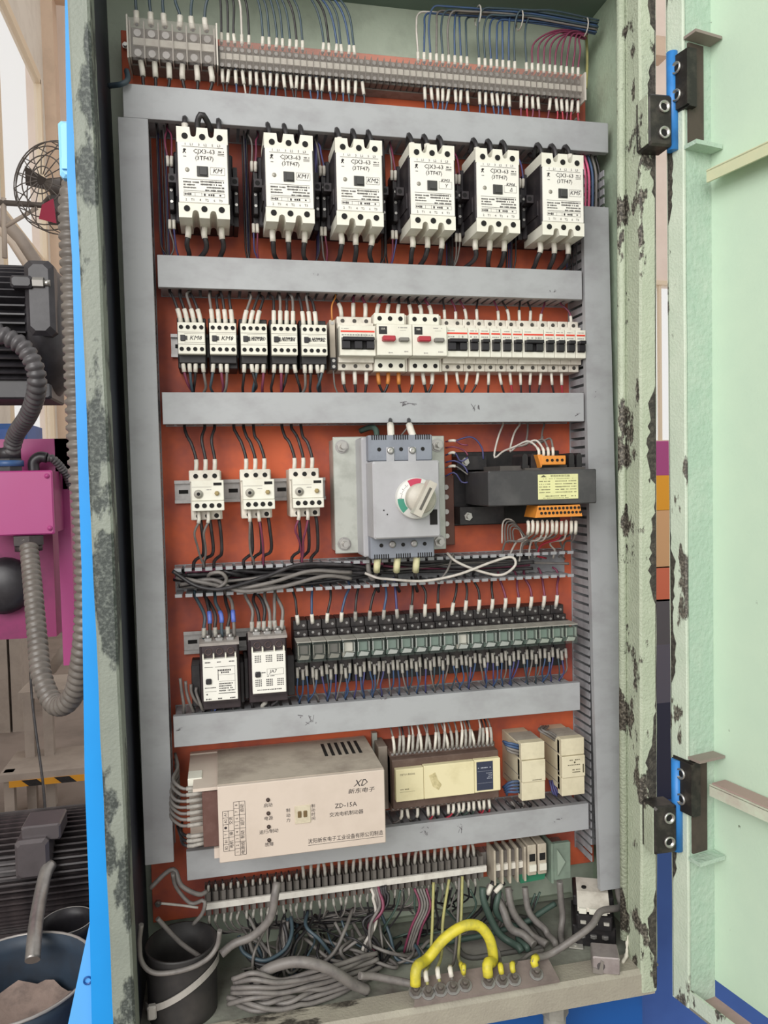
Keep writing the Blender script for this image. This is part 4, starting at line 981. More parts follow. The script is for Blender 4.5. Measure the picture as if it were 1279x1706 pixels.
# ================================================================== lower terminal strip
t = thing('terminal_strip', 'dusty lower terminal strip with white marker strip above the tangled cables', 'terminal block', (.185, 0, .810))
part('base', MB().box(-.224, .236, -.020, .0, -.012, .012), galv, t)
me = MB().box(-.0045, .0035, -.044, -.020, -.018, .018, .0006).box(-.0050, -.0046, -.048, -.015, -.021, .021).mesh('terminal', MATS['terminal_face'])
for i in range(40): link('terminal', me, t, (-.2175+i*.0112, 0, 0))
part('marker_strip', MB().box(-.222, .226, -.0505, -.0465, -.005, .0045), M('marker_white', '#d8d4cc', .6, dirt=.6, dcol='#a8a098', scale=30), t)
t = thing('terminal_strip', 'short strip of larger terminals with white fuse blocks and grey end cover', 'terminal block', (.468, 0, .810))
part('base', MB().box(-.046, .092, -.020, .0, -.012, .012), galv, t)
cream = M('terminal_cream', '#b5ab9a', .55, dirt=.5, dcol='#7c7468', scale=50)
for i in range(5): part('divider', MB().box(-.046+i*.0132, -.0425+i*.0132, -.055, -.02, -.028, .030, .0005), cream, t)
for i in range(4):
    part('terminal', MB().box(-.0420+i*.0132, -.0332+i*.0132, -.046, -.02, -.020, .024), MATS['terminal_face'], t); part('marker', MB().box(-.0418+i*.0132, -.0334+i*.0132, -.051, -.046, -.006, .004), sleevem, t)
for i in range(2):
    q = part('fuse_block', MB().box(.012+i*.018, .027+i*.018, -.058, -.02, -.018, .033, .001), cream, t)
    part('marker', MB().box(.0135+i*.018, .0255+i*.018, -.061, -.058, -.010, .001), white, q); part('fuse_window', MB().box(.0145+i*.018, .0245+i*.018, -.0586, -.058, .006, .018), hole, q)
part('end_cover', MB().box(.052, .056, -.06, -.005, -.035, .032).box(.056, .088, -.058, -.05, -.032, .030, .001), M('end_cover_green', '#7a8a7c', .5, dirt=.6, dcol='#5e665e', scale=20), t)
part('end_rib', MB().prism([(.062, .022), (.076, 0), (.062, -.022)], -.063, -.058), M('end_rib_green', '#8c9a8c', .5), t)
part('earth_terminal', MB().prism([(-.002, -.018), (.05, -.018), (.046, -.034), (.004, -.036)], -.045, -.02), M('earth_green', '#2f7a5c', .5, dirt=.4, dcol='#2a5448', scale=30), t)

# ================================================================== things on the cabinet floor
# earth bar: angled plate with a row of bolts
t = thing('earth_bar', 'dusty sloping earth bar with bolted ring lugs on the cabinet sill', 'earth bar', (.35, -.15, .694))
dust = M('bar_dust_brown', '#7c706a', .75, dirt=.6, dcol='#5a504c', scale=20, bump=.3, bscale=90)
f0, f1 = P(690, 1687, -.186), P(932, 1646, -.186); zf = .6965; zr = .716; yb = -.152
part('plate', MB().add([(f0.x, -.186, zf), (f1.x, -.186, zf), (f1.x, -.186, zf+.004), (f1.x-.004, yb, zr), (f0.x+.012, yb, zr), (f0.x, -.186, zf+.004), (f1.x-.004, yb, zf), (f0.x+.012, yb, zf)],
     [(0, 1, 2, 5), (5, 2, 3, 4), (4, 3, 6, 7), (0, 7, 6, 1), (1, 6, 3, 2), (0, 5, 4, 7)]), dust, t, -t.location)
EB = []
slope = (zr-zf-.004)/(yb+.186)
for px, py in ((692, 1653), (713, 1655), (733, 1650), (754, 1647), (774, 1642), (813, 1637), (836, 1635), (856, 1632), (893, 1623)):
    # meet the ray with the sloping face
    lo, hi = -.186, yb
    for _ in range(30):
        ym = (lo+hi)/2; q = P(px, py, ym)
        if q.z > zf+.004+slope*(ym+.186): lo = ym
        else: hi = ym
    q = P(px, py, lo); EB.append(q); nrm = Vector((0, -slope, 1)).normalized()
    b = part('bolt', MB().cyl(q, q+nrm*.006, .0075, n=6, smooth=False).cyl(q+nrm*.006, q+nrm*.012, .004, n=10), M('bolt_dusty', '#77706a', .5, .5, dirt=.5, dcol='#4a4440', scale=90), t, -t.location)
    part('ring_lug', MB().cyl(q, q+nrm*.0018, .0105, n=14), galv, b)
# black drum-like cable sleeve with strap
dc = P(303, 1600, -.0935); R = .0495
t = thing('cable_sleeve', 'wide black rubber sleeve standing open in the corner with a white strap', 'cable sleeve', (dc.x, -.0935, .687))
part('sleeve_wall', MB().lathe([(R*.98, 0), (R, .06), (R*1.03, .098), (R*1.03, .101), (R*.98, .101), (R*.93, .06), (R*.9, .002)], (0, 0, 0), 'z', 36), M('rubber_black', '#2c2a2a', .55, dirt=.6, dcol='#4a4542', scale=14), t)
st = [(R*1.035*math.cos(a), R*1.035*math.sin(a), .045+.028*math.sin((a+1.9))) for a in [math.radians(k) for k in range(190, 380, 8)]]
k = MB(); vs = []
for p in st: vs += [(p[0], p[1], p[2]-.005), (p[0], p[1], p[2]+.005), (p[0]*1.03, p[1]*1.03, p[2]+.005), (p[0]*1.03, p[1]*1.03, p[2]-.005)]
n = len(st)
k.add(vs, [(i*4+a, i*4+(a+1) % 4, (i+1)*4+(a+1) % 4, (i+1)*4+a) for i in range(n-1) for a in range(4)]+[(0, 1, 2, 3), (n*4-1, n*4-2, n*4-3, n*4-4)])
sb = part('strap', k, M('strap_white', '#a39e98', .6), t); part('strap_buckle', MB().box(st[4][0]*1.05-.006, st[4][0]*1.05+.006, st[4][1]*1.05-.008, st[4][1]*1.05, st[4][2]-.012, st[4][2]+.008, .002), MATS['strap_white'], sb)
# spare black contactor dumped in the corner
t = thing('spare_contactor', 'spare black contactor with a white terminal head dumped in the cabinet corner', 'contactor', (.590, -.066, .6872), rot=(0, 0, math.radians(-24))); t.scale = (1, 1, .55)
part('body', MB().box(-.034, .034, -.045, .03, .0, .062, .002).box(-.028, .028, -.055, .03, .062, .105, .002).box(-.032, .032, -.03, .03, .105, .135, .002), black, t)
part('terminal_head', MB().prism_ax([(-.052, .112), (-.052, .124), (-.02, .142), (.02, .146), (.02, .112)], -.026, .024, 'x'), dusty, t)
for i in range(3):
    part('terminal_tooth', MB().box(-.024+i*.016, -.012+i*.016, -.056, -.050, .108, .124, .001), white, t)
    part('terminal_clamp', MB().box(-.024+i*.018, -.014+i*.018, -.048, -.044, .028, .038, .0008).cyl((-.019+i*.018, -.051, .033), (-.019+i*.018, -.047, .033), .003, n=8), galv, t)
    part('terminal_clamp', MB().box(-.022+i*.018, -.013+i*.018, -.058, -.054, .080, .089, .0008), M('clamp_pale', '#c9c6bd', .4, .4), t)
part('head_screw', MB().cyl((-.014, -.01, .143), (-.014, -.01, .147), .004, n=10), hole, t)
part('foot_tab', MB().box(-.04, -.018, -.056, -.045, .002, .006).cyl((-.03, -.05, .006), (-.03, -.05, .009), .004, n=10), M('clamp_pale', '#c9c6bd', .4, .4), t)
q = P(1018, 1605, -.167)
t = thing('metal_block', 'small dull silver metal block lying in front of the spare contactor', 'block', (q.x-.008, -.167, .694), rot=(0, 0, math.radians(-22)))
part('body', MB().box(-.022, .018, -.018, .018, 0, .026, .0015), M('block_alloy', '#a39a98', .4, .4, dirt=.5, dcol='#7c7070', scale=40), t)
part('hole', MB().cyl((-.010, -.0185, .012), (-.010, -.016, .012), .006, n=12), M('hole_grey', '#4c4848', .6), t)
part('foil_scrap', MB().prism([(-.022, .002), (-.008, .001), (-.006, .02), (-.010, .022), (-.013, .008), (-.022, .010)], -.0205, -.0185), steel, t)
# small side lamp socket seen on the dark left wall behind the strip
# ================================================================== wires
R_ = random.Random(11)
u = R_.uniform
V = Vector
# --- six-way block
for i in range(6):
    x = -.092+i*.0196
    wire([(x, -.045, 2.108), (x+u(-.003, .003), -.045, 2.128), (x+u(-.004, .006), -.05, 2.16), (x+.02+i*.006, -.06, 2.215)], .0022, 'teal', 'dark wire with white sleeve entering the six-way block from above', 'wires above the six-way block', sl=[(.002, .020)], slr=.0043)
    wire([(x+.003, -.042, 2.062), (x+.003+u(-.003, .003), -.043, 2.042), (x+.004, -.040, 2.022), (x+.004, -.03, 2.000)], .0024, 'blk', 'dark wire with white sleeve dropping from the six-way block', 'wires below the six-way block', sl=[(.002, .024)], slr=.0042)
# --- long strip, upper side
def tx(i): return .026+i*.00995
for i in [0, 1, 2, 3, 4, 6, 7, 8, 9, 10, 11, 12, 15, 16, 17, 18, 19, 20]:
    x = tx(i); k = i/20
    col = 'wht' if i in (3,) else ('blk' if i < 3 else R_.choice(['teal', 'teal', 'blu', 'blk']))
    wire([(x, -.044, 2.093), (x+u(-.002, .002), -.044, 2.115), (x+.001-.012*k, -.046, 2.150+.012*k), (x-.05*k, -.055, 2.185+.01*k+u(-.004, .004)), (.07+.05*k+u(-.01, .01), -.07, 2.222+u(0, .01))], .0017, col,
         'dark blue wire curving up from the long strip beside the six-way block' if col != 'wht' else 'single white wire rising from the long strip beside the six-way block', 'dark wires above the strip', sl=[(.003, .017)], slr=.0027)
up_r = [30, 31, 32, 33, 34, 35, 36, 37, 38, 40, 41, 42, 43, 44, 45, 46, 48, 49, 50, 51, 52, 53, 54, 55, 56, 57]
for j, i in enumerate(up_r):
    x = tx(i)
    if i >= 49:
        wire([(x, -.044, 2.093), (x+u(-.001, .001), -.044, 2.112), (x+.004, -.044, 2.135+u(0, .01)), (x+.5*(.60-x), -.04, 2.162+u(-.003, .006)), (.612, -.035, 2.170+u(-.006, .008))], .0015, 'mar', 'maroon wire fanning out of the corner bundle to the strip end', 'maroon wires at the strip end', sl=[(.003, .017)], slr=.0027)
    else:
        zz = 2.178+.0009*(30-i)*-.3+u(-.008, .008); yy = -.04+u(-.010, .010)
        col = 'wht' if i == 30 else R_.choice(['teal', 'blu', 'blu', 'gry'])
        wire([(x, -.044, 2.093), (x, -.044, 2.112), (x+u(-.002, .002), -.044, zz-.03), (x+.006, yy, zz-.004), (x+.03, yy, zz), (.5*(x+.62), yy, zz+.003), (.628, yy, zz-.004)], .0016, col, 'blue-grey wire rising from the long strip into the overhead bundle' if i != 30 else 'pale grey wire outermost of the overhead bundle', 'blue wires of the overhead bundle', sl=[(.003, .017)], slr=.0027)
for x in (.425, .495, .607):
    o = link('cable_tie', MB().tube([(x, -.04+.014*math.cos(a), 2.178+.014*math.sin(a)) for a in [k*math.pi/6 for k in range(13)]], .0012, 5).mesh('cable_tie', WCOL['wht'])); tag(o, 'white cable tie around the overhead wire bundle', 'cable tie', 'cable ties on the overhead bundle')
wire([P(976, 52, -.01), P(978, 100, -.012), P(976, 148, -.02)], .0022, 'ygrey', 'yellow wire running down beside the orange plate edge', None, name='wire')
# --- long strip, lower side
lo_l = [0, 1, 2, 3, 4, 5, 6, 7, 8, 9, 10, 11, 12, 13, 14, 15, 16, 17, 18, 19, 20, 21]
lo_r = list(range(31, 58))
for i in lo_l+lo_r:
    if i in (39, 46, 51): continue
    x = tx(i)+u(-.001, .001); d = u(-.005, .005)
    col = R_.choice(['teal', 'blk', 'blu']) if i < 25 else ('blu' if i < 47 else R_.choice(['mar', 'red', 'mar']))
    col2 = 'wht' if i == 3 else col
    wire([(x, -.043, 2.060), (x+d*.3, -.043, 2.046), (x+d, -.041, 2.026), (x+d*1.2, -.03, 2.000)], .0015, col2, 'thin wire with white sleeve dropping from the long strip next to the six-way block' if i < 25 else ('thin blue wire dropping from the long strip under its blue upper wires' if i < 47 else 'thin maroon wire dropping from the corner end of the long strip'), 'left drops' if False else ('wires dropping beside the six-way block' if i < 25 else 'blue wires dropping from the strip' if i < 47 else 'maroon wires dropping from the strip end'), sl=[(.002, .021)], slr=.0027, stuff='drops')
# --- large contactors
for ci, (mk, xc, d) in enumerate(KM):
    nm = mk.replace('\n', ' ')
    for j, dx in enumerate((-.0235, 0, .0235)):
        x = xc+dx
        if ci == 0:
            if j == 1: pts = [(x, -.080, 1.925), (x-.006, -.088, 1.955), (x, -.094, 1.968), (x+.008, -.085, 1.962), (x+.014, -.065, 1.958), (x+.014, -.03, 1.985)]; r = .0042; sl = None
            else: pts = [(x, -.080, 1.925), (x, -.080, 1.945), (x, -.076, 1.968), (x, -.03, 1.985)]; r = .004; sl = [(.008, .034)] if j == 0 else [(.008, .026)]
        else:
            pts = [(x, -.086, 1.925), (x-.001, -.090, 1.950), (x-.003, -.082, 1.966), (x-.001, -.068, 1.968), (x, -.055, 1.958), (x, -.03, 1.975)]; r = .0036
            sl = [(.004, .026)] if (ci, j) in ((3, 0), (3, 1), (4, 0), (2, 0), (5, 2)) else [(.002, .012)]
        wire(pts, r, 'blk', 'black power wire entering the top of large contactor %s' % nm, 'top power wires of %s' % nm, sl=sl, slr=.0047)
        wire([(x, -.074, 1.822), (x+u(-.002, .002), -.076, 1.806), (x+u(-.003, .003), -.070, 1.792), (x+u(-.006, .006), -.045, 1.778), (x, -.03, 1.762)], .0037, 'blk', 'black power wire with white sleeve leaving the bottom of large contactor %s' % nm, 'bottom power wires of %s' % nm, sl=[(.002, .021)], slr=.0044)
    for j, dx in enumerate((-.0495, -.0440)):
        x = xc+dx
        wire([(x, -.060, 1.905), (x, -.062, 1.918), (x+u(-.004, .002), -.055, 1.945), (x, -.03, 1.978)], .0014, R_.choice(['vio', 'gry', 'mar']), 'thin control wire above the side block of large contactor %s' % nm, '', sl=[(.001, .015)], slr=.0026, stuff='behind')
        if ci < 5: wire([(x, -.058, 1.832), (x, -.058, 1.815), (x+u(-.003, .006), -.05, 1.795), (x, -.03, 1.765)], .0014, R_.choice(['mar', 'vio', 'gry']), 'thin control wire below the side block of large contactor %s' % nm, '', sl=[(.001, .014)], slr=.0026, stuff='behind')
for k in range(7):
    xg, hw = ((-.0660, .008), (.0540, .007), (.1640, .0003), (.2692, .0035), (.3750, .0006), (.4788, .002), (.5862, .0015))[k]
    for j in range(5):
        x = xg+u(-hw, hw); y = -.008-.009*j
        wire([(x, y, 1.975), (x, y-.002, 1.92), (x, y-.003, 1.85), (x, y, 1.77)], .0013, R_.choice(['blk', 'blk', 'vio', 'blk']), '', None, stuff='behind')
for j, (px, c) in enumerate(((974, 'pnk'), (980, 'pnk'), (986, 'blu'), (992, 'gry'), (998, 'blk'))):
    wire([P(px-8, 256, -.045), P(px, 285, -.045), P(px+1, 320, -.045), P(px, 360, -.045)], .0022, c, {'pnk': 'pink wire in the uncovered top of the right duct', 'blu': 'blue wire in the uncovered top of the right duct', 'gry': 'grey wire in the uncovered top of the right duct', 'blk': 'black wire in the uncovered top of the right duct'}[c], 'wires in the right duct')
# --- small contactors
for ci in range(5):
    xc = -.0295+ci*.0442; nm = 'KM%d' % (8+ci)
    lean = (-.012, -.004, .014, .002, -.004)[ci]
    for j in range(4):
        x = xc-.0141+j*.0094
        if not (ci in (2, 4) and j == 3):
            wire([(x, -.066, 1.680), (x+lean*.25, -.066, 1.697), (x+lean*.7, -.062, 1.715), (x+lean, -.05, 1.728), (x+lean, -.025, 1.742)], .0021, R_.choice(['blk', 'gry', 'blk']), 'dark wire with white sleeve above small contactor %s' % nm, 'upper wires of %s' % nm, sl=[(.001, .023)], slr=.0034)
        if not (ci == 1 and j == 3):
            q = u(-.010, .010)
            wire([(x, -.062, 1.636), (x+q*.2, -.064, 1.616), (x+q*.6, -.06, 1.600), (x+q, -.05, 1.590), (x+q*1.1, -.025, 1.574)], .0021, R_.choice(['blk', 'gry', 'teal', 'mar']), 'dark wire with white sleeve below small contactor %s' % nm, 'lower wires of %s' % nm, sl=[(.003, .024)], slr=.0032)
# --- breakers
poles = [(.1865+.0185*(i+.5), 3, 'the three-pole breaker') for i in range(3)]+[(.2424+.0276-.0185+i*.0165, 3, 'the motor breaker beside the three-pole breaker') for i in range(3)]+[(.2978+.0276-.0185+i*.0165, 3, 'the motor breaker beside the two-pole breaker') for i in range(3)]+[(.353+.0181*(i+.5), 1, 'the narrow breakers') for i in range(13)]
for i, (x, k, nm) in enumerate(poles):
    r = .0034 if k == 3 else .0026
    if i not in (13, 19, 20):
        d = u(-.004, .004); L = .024 if k == 3 else u(.012, .022)
        wire([(x, -.036, 1.700), (x+d*.4, -.036, 1.716), (x+d, -.034, 1.727), (x+d*1.2, -.024, 1.745)], r*.62, R_.choice(['blk', 'blk', 'mar']), 'wire with white sleeve above %s' % nm, 'wires above %s' % nm, sl=[(.001, L)], slr=r)
    if i != 21:
        d = u(-.005, .005)
        wire([(x, -.035, 1.621), (x+d*.4, -.036, 1.606), (x+d, -.034, 1.592), (x+d*2, -.026, 1.572)], r*.62, 'blk' if i < 14 else 'red' if i in (15, 20) else 'blk', 'wire with pale sleeve below %s' % nm, 'wires below %s' % nm, sl=[(.001, .022)], slr=r*.95, slcol='org' if i in (3, 4, 5) else None)
wire([(.1795, -.045, 1.695), (.179, -.045, 1.712), (.180, -.035, 1.74)], .0013, 'org', 'thin wire above the beige end stop', None)
wire([(.1795, -.045, 1.622), (.1800, -.045, 1.600), (.181, -.035, 1.575)], .0013, 'gry', 'thin wire below the beige end stop', None)
# --- overload relays
for ci, x0 in enumerate((-.0165, .0565, .1290)):
    nm = ('nearest the left duct', 'between the other two', 'nearest the main switch')[ci]
    for j in range(3):
        x = x0-.0140+j*.0135; l = (-.020, .0, .014)[ci]*.0+u(-.012, -.002)
        wire([(x, -.045, 1.466), (x+.001, -.046, 1.486), (x-.002+l*.3, -.042, 1.510), (x+l, -.036, 1.522+u(-.004, .006)), (x+l-.006, -.03, 1.505), (x+l-.004, -.02, 1.545)][:4]+[(x+l-.002, -.026, 1.545)], .0024, 'blk', 'black wire looping into the top of the overload relay %s' % nm, 'upper wires of the overload relay %s' % nm, sl=[(.001, .020)], slr=.0033)
        if j < 2: wire([(x+.002, -.07, 1.412), (x+.003, -.072, 1.396), (x+u(-.006, .006), -.068, 1.378), (x+u(-.008, .010), -.055, 1.355), (x+u(-.004, .012), -.035, 1.318)], .0018, R_.choice(['mar', 'gry']), 'thin wire with white sleeve below the overload relay %s' % nm, 'thin lower wires of the overload relay %s' % nm, sl=[(.002, .020)], slr=.0028)
        wire([(x+.004, -.045, 1.398), (x+.006, -.046, 1.382), (x+.008, -.04, 1.345), (x+u(-.006, .006), -.032, 1.335), (x-.01, -.03, 1.312)], .0026, 'blk', 'black power wire leaving the overload relay %s downward' % nm, 'power wires of the overload relay %s' % nm)
# --- main switch
for (pxs, lab) in ((((652, 742), (651, 722), (650, 706)), 'thick wire in cream sleeve upright above the main switch'), (((694, 742), (686, 722), (681, 706)), 'thick wire in cream sleeve leaning above the main switch')):
    wire([P(*pxs[0], -.105), P(*pxs[1], -.100), P(*pxs[2], -.085), P(pxs[2][0], 690, -.03)], .003, 'blk', lab, None, sl=[(.0, .038)], slr=.0055)
wire([P(655, 735, -.07), P(668, 725, -.06), P(682, 708, -.055)], .0013, 'gry', 'thin grey link wire between the cream sleeves above the main switch', None)
for j, px in enumerate((630, 663, 695)):
    wire([P(px+1, 915, -.105), P(px-1, 930, -.105), P(px-3, 952, -.10), P(px-4, 962, -.06), P(px, 985, -.03)], .003, 'blk', 'thick black wire in pale yellow sleeve below the main switch', 'power wires below the main switch', sl=[(.002, .036)], slr=.0052, slcol='ycream')
wire([P(614, 925, -.05), P(612, 945, -.05), P(620, 962, -.05), P(628, 955, -.05)], .004, 'gry', 'grey cable bending under the main switch plate', None, cat='cable', name='cable')
wire([P(600, 718, -.03), P(617, 712, -.045), P(626, 716, -.06), P(628, 735, -.075)], .0045, 'grn', 'dull green cable bent over the top of the main switch', None, cat='cable', name='cable')
for j in range(6):
    y0 = 735+j*12
    wire([P(742, y0+u(-4, 4), -.03), P(757, y0-4+u(-5, 5), -.04), P(770+u(-4, 4), y0+6+u(-5, 5), -.04), P(779, y0+14+u(-12, 6), -.045)], .0013, R_.choice(['vio', 'mar', 'gry', 'wht']), 'thin loose wire between main switch and transformer', 'loose wires beside the transformer', sl=[(.006, .018)] if j % 2 == 0 else None, slr=.0024)
wire([P(756, 735, -.02), P(785, 728, -.03), P(802, 745, -.03), P(805, 765, -.03)], .0014, 'vio', 'violet wire arching to the transformer foot bolt', None)
# --- transformer
for j in range(4):
    a = P(897+j*8, 762, -.11)
    wire([a, a+V((0, .0, .012)), P(880+j*12, 735-j*1.5, -.09), P(858+j*14, 738+(3-j)*2, -.07), P(838+j*22, 752-j*8, -.05), P(823+j*26, 762-j*10, -.04), P(830+j*24, 725, -.03), P(840+j*20, 700, -.02)], .0017, 'wht' if j < 2 else 'gry', 'pale wire arching from the upper orange block of the transformer', 'pale wires over the transformer', sl=[(.001, .016)], slr=.0024)
for j in range(11):
    a = P(879+j*8.0, 866, -.11)
    e = P(845+j*9+u(-8, 8), 898+u(0, 12), -.06)
    col = 'red' if j in (7,) else R_.choice(['wht', 'wht', 'gry'])
    wire([a, a+V((u(-.001, .001), 0, -.018)), P(870+j*8.4, 896+u(-4, 6), -.09), e, P(840+j*10, 930, -.04)], .0017, col, 'pale wire with white sleeve hanging from the lower orange block of the transformer' if col != 'red' else 'red wire hanging from the lower orange block of the transformer', 'wires under the transformer', sl=[(.002, .024)], slr=.0027)
for j in range(5):
    wire([P(836+j*5, 905, -.05), P(838+j*4, 870+j*3, -.055), P(852+j*3, 866+j*4, -.055), P(868+j*2, 885+j*3, -.05), P(876+j*2, 908, -.045)], .0014, 'gry' if j else 'wht', 'thin grey wire looped under the transformer', 'looped wires under the transformer')
# --- open duct cables
for j in range(13):
    x0, x1 = -.066+u(0, .02), R_.choice([.16, .25, .36, .50, .57])
    z = 1.291+u(0, .028); pts = []
    nn = 6
    for k in range(nn+1):
        t = k/nn; pts.append((x0+(x1-x0)*t, -.022-u(0, .032), z+.006*math.sin(t*5+j)+u(-.004, .004)))
    wire(pts, R_.choice([.0022, .003, .0034]), R_.choice(['blk', 'blk', 'gry', 'mar']), 'dark cable lying loose in the open duct', 'loose cables in the open duct', name='cable', cat='cable', sub=6)
for j in range(3):
    wire([P(288+j*6, 950+j*12, -.055), P(330+j*12, 975-j*4, -.07), P(380+j*10, 978+j*3, -.072), P(440+j*14, 962+j*8, -.07), P(500+j*20, 940+j*10, -.06), P(585, 940+j*12, -.05)], .0032, R_.choice(['gry', 'blk']), 'thick grey cable bowing forward out of the open duct', 'thick cables out of the open duct', name='cable', cat='cable', sub=7)
wire([P(345, 965, -.06), P(350, 958, -.075), P(368, 955, -.08), P(378, 968, -.075), P(360, 982, -.07), P(345, 980, -.06)], .0028, 'gry', 'grey cable coiled in a small loop in the open duct', None, name='cable', cat='cable', sub=6)
wire([P(608, 955, -.06), P(640, 962, -.075), P(700, 968, -.08), P(760, 958, -.085), P(820, 936, -.085), P(852, 928, -.085), P(858, 942, -.085), P(835, 958, -.085), P(800, 952, -.08), P(760, 936, -.075), P(740, 920, -.05)], .0022, 'wht', 'white cable lying in a long loop across the open duct', None, name='cable', cat='cable', sub=7)
wire([P(730, 970, -.075), P(745, 950, -.075), P(755, 922, -.06)], .0018, 'gry', 'short grey wire leaning out of the open duct', None)
# --- dark contactors
for ci, (xc, zc) in enumerate(((-.0045, 1.1685), (.0660, 1.1735))):
    nm = 'the dark contactor with blue-ended wires' if ci == 0 else 'the dark contactor with dotted face'
    for j in range(6):
        x = xc-.022+j*.0088
        o = wire([(x, -.060, zc+.052), (x+u(-.002, .002), -.060, zc+.068), (x+u(-.004, .004), -.056, zc+.085), (x-.004+u(-.006, .004), -.04, zc+.104), (x-.012+u(-.004, .004), -.03, zc+.12)], .0026, R_.choice(['gry', 'blk', 'teal']) if ci == 0 else R_.choice(['gry', 'blk']), 'dark wire entering the top of %s' % nm, 'top wires of %s' % nm, sl=[(.022, .040)] if ci == 0 and j in (1, 3, 5) else [(.002, .016)], slr=.0034, slcol='lblu' if ci == 0 and j in (1, 3, 5) else 'g')
        if j % 2 == 0 or ci == 0: wire([(x, -.052, zc-.048), (x+u(-.006, .004), -.055, zc-.062), (x+u(-.012, .006), -.05, zc-.078), (x+u(-.012, .004), -.03, zc-.095)], .0026, R_.choice(['gry', 'blk']), 'dark wire leaving the bottom of %s' % nm, 'bottom wires of %s' % nm, sl=[(.010, .022)] if j == 2 else None, slr=.0034, slcol='lblu' if ci == 0 else 'g')
for j in range(4):
    wire([P(300+j*9, 1130+j*5, -.06), P(303+j*8, 1155, -.06), P(308+j*10, 1178, -.06), P(320+j*12, 1205, -.045)], .0024, 'gry', 'grey wire bending into the duct below the left dark contactor', 'wires beside the left duct')
# --- relays: wires from the open duct down to the sockets
for i in range(20):
    x = .1185+i*.02262
    d = u(-.006, .006)
    wire([(x-.003, -.036, 1.229), (x-.003+d*.3, -.038, 1.245), (x+d, -.034, 1.268), (x+d*1.6, -.022, 1.292)] if i < 12 else [(x-.003, -.036, 1.232), (x-.002, -.040, 1.250), (x+d, -.034, 1.272), (x+d*1.5, -.02, 1.296)], .0020, R_.choice(['blk', 'blk', 'blu', 'vio']) if i < 15 else 'mar', 'dark wire with pale sleeve dropping from the open duct to a relay socket' if i < 15 else 'maroon wire with white sleeve dropping from the open duct to a relay socket', 'wires above the relay sockets', sl=[(.0, .015 if i < 8 else .02)], slr=.0032, slcol='g' if (3 < i < 9) else None)
    for j in range(3):
        xx_ = x-.007+j*.0072+u(-.001, .001); z0 = 1.165-(.006 if j == 1 else 0)+u(-.002, .002); dd = u(-.006, .006)
        wire([(xx_, -.048, z0), (xx_+dd*.2, -.050, z0-.02), (xx_+dd, -.046, z0-.038), (xx_+dd*1.4, -.03, 1.10)], .0014, R_.choice(['blu', 'blu', 'vio', 'teal', 'gry']), '', None, sl=[(.0, .016)], slr=.0026, slcol='g', stuff='relay')
# --- brake unit
for j in range(9):
    z = 1.022-j*.0088
    a = V((-.034, -.12, z))
    if j < 7: wire([a, a+V((-.022, 0, -.001)), V((-.068+u(-.004, .004), -.115, z+.001+u(-.003, .003))), V((-.078+u(-.003, .003), -.095, z+.006)), V((-.070, -.06, z+.010)), V((-.075, -.03, z+.02))], .0024, 'gry', 'grey wire looping into the brown terminals of the brake unit', 'wires of the brake unit', sl=[(.0, .022)], slr=.0031, slcol='g')
for j in range(3): wire([V((-.034, -.118, .952-j*.006)), V((-.055, -.116, .951-j*.007)), V((-.066, -.10, .950-j*.006)), V((-.07, -.05, .94))], .0022, 'blk', 'dark wire at the foot of the brown brake-unit terminals', 'dark wires of the brake unit', sl=[(.0, .024)], slr=.003, slcol='g')
# --- controller: dense sleeved wires
for i in range(23):
    x = .258+i*.0073; d = u(-.008, .008)
    wire([(x, -.062, 1.020), (x+d*.2, -.064, 1.034), (x+d*.7, -.058, 1.050), (x+d, -.035, 1.066)], .0015, R_.choice(['wht', 'gry', 'blk']), '', None, sl=[(.0, .028)], slr=.0024, slcol='g' if i % 3 else None, stuff='plc_top')
for i in range(18):
    x = .268+i*.0085; d = u(-.006, .006)
    if i in (2, 4, 8): continue
    wire([(x, -.062, .930), (x+d*.2, -.064, .916), (x+d*.7, -.056, .904), (x+d, -.03, .895)], .0015, R_.choice(['red', 'blk', 'red', 'gry', 'grn']), '', None, sl=[(.0, .015)], slr=.0026, stuff='plc_low')
for j in range(4):
    wire([P(838+j*2, 1235+j*3, -.06), P(846, 1238+j*4, -.07), P(858, 1243+j*3, -.075), P(870, 1246+j*3, -.07)], .0022, 'blu' if j < 2 else 'gry', 'blue-grey wire entering the top of the expansion module', 'upper wires of the expansion module')
    wire([P(838+j*2, 1312+j*4, -.06), P(846, 1306+j*4, -.07), P(858, 1303+j*5, -.075), P(870, 1304+j*4, -.07)], .0022, 'blu', 'blue wire entering the side of the expansion module', 'lower wires of the expansion module')
for j in range(3):
    wire([P(905+j*4, 1210, -.03), P(898+j*3, 1214+j*2, -.06), P(912+j*3, 1222, -.065), P(928+j*3, 1234, -.06)], .002, 'gry', 'grey wire looping over the top of the output module', 'wires over the output module')
    wire([P(915+j*4, 1300, -.05), P(920+j*3, 1316, -.06), P(925+j*2, 1324, -.06), P(926, 1316, -.05)], .0018, 'vio', 'violet wire curling beside the foot of the output module', 'wires beside the output module')
for j in range(5): wire([P(842+j*9, 1335, -.055), P(850+j*9, 1345, -.06), P(858+j*9, 1362, -.05)], .0022, 'gry' if j % 2 else 'blk', 'dark wire dropping into the duct below the expansion module', 'wires below the expansion module')
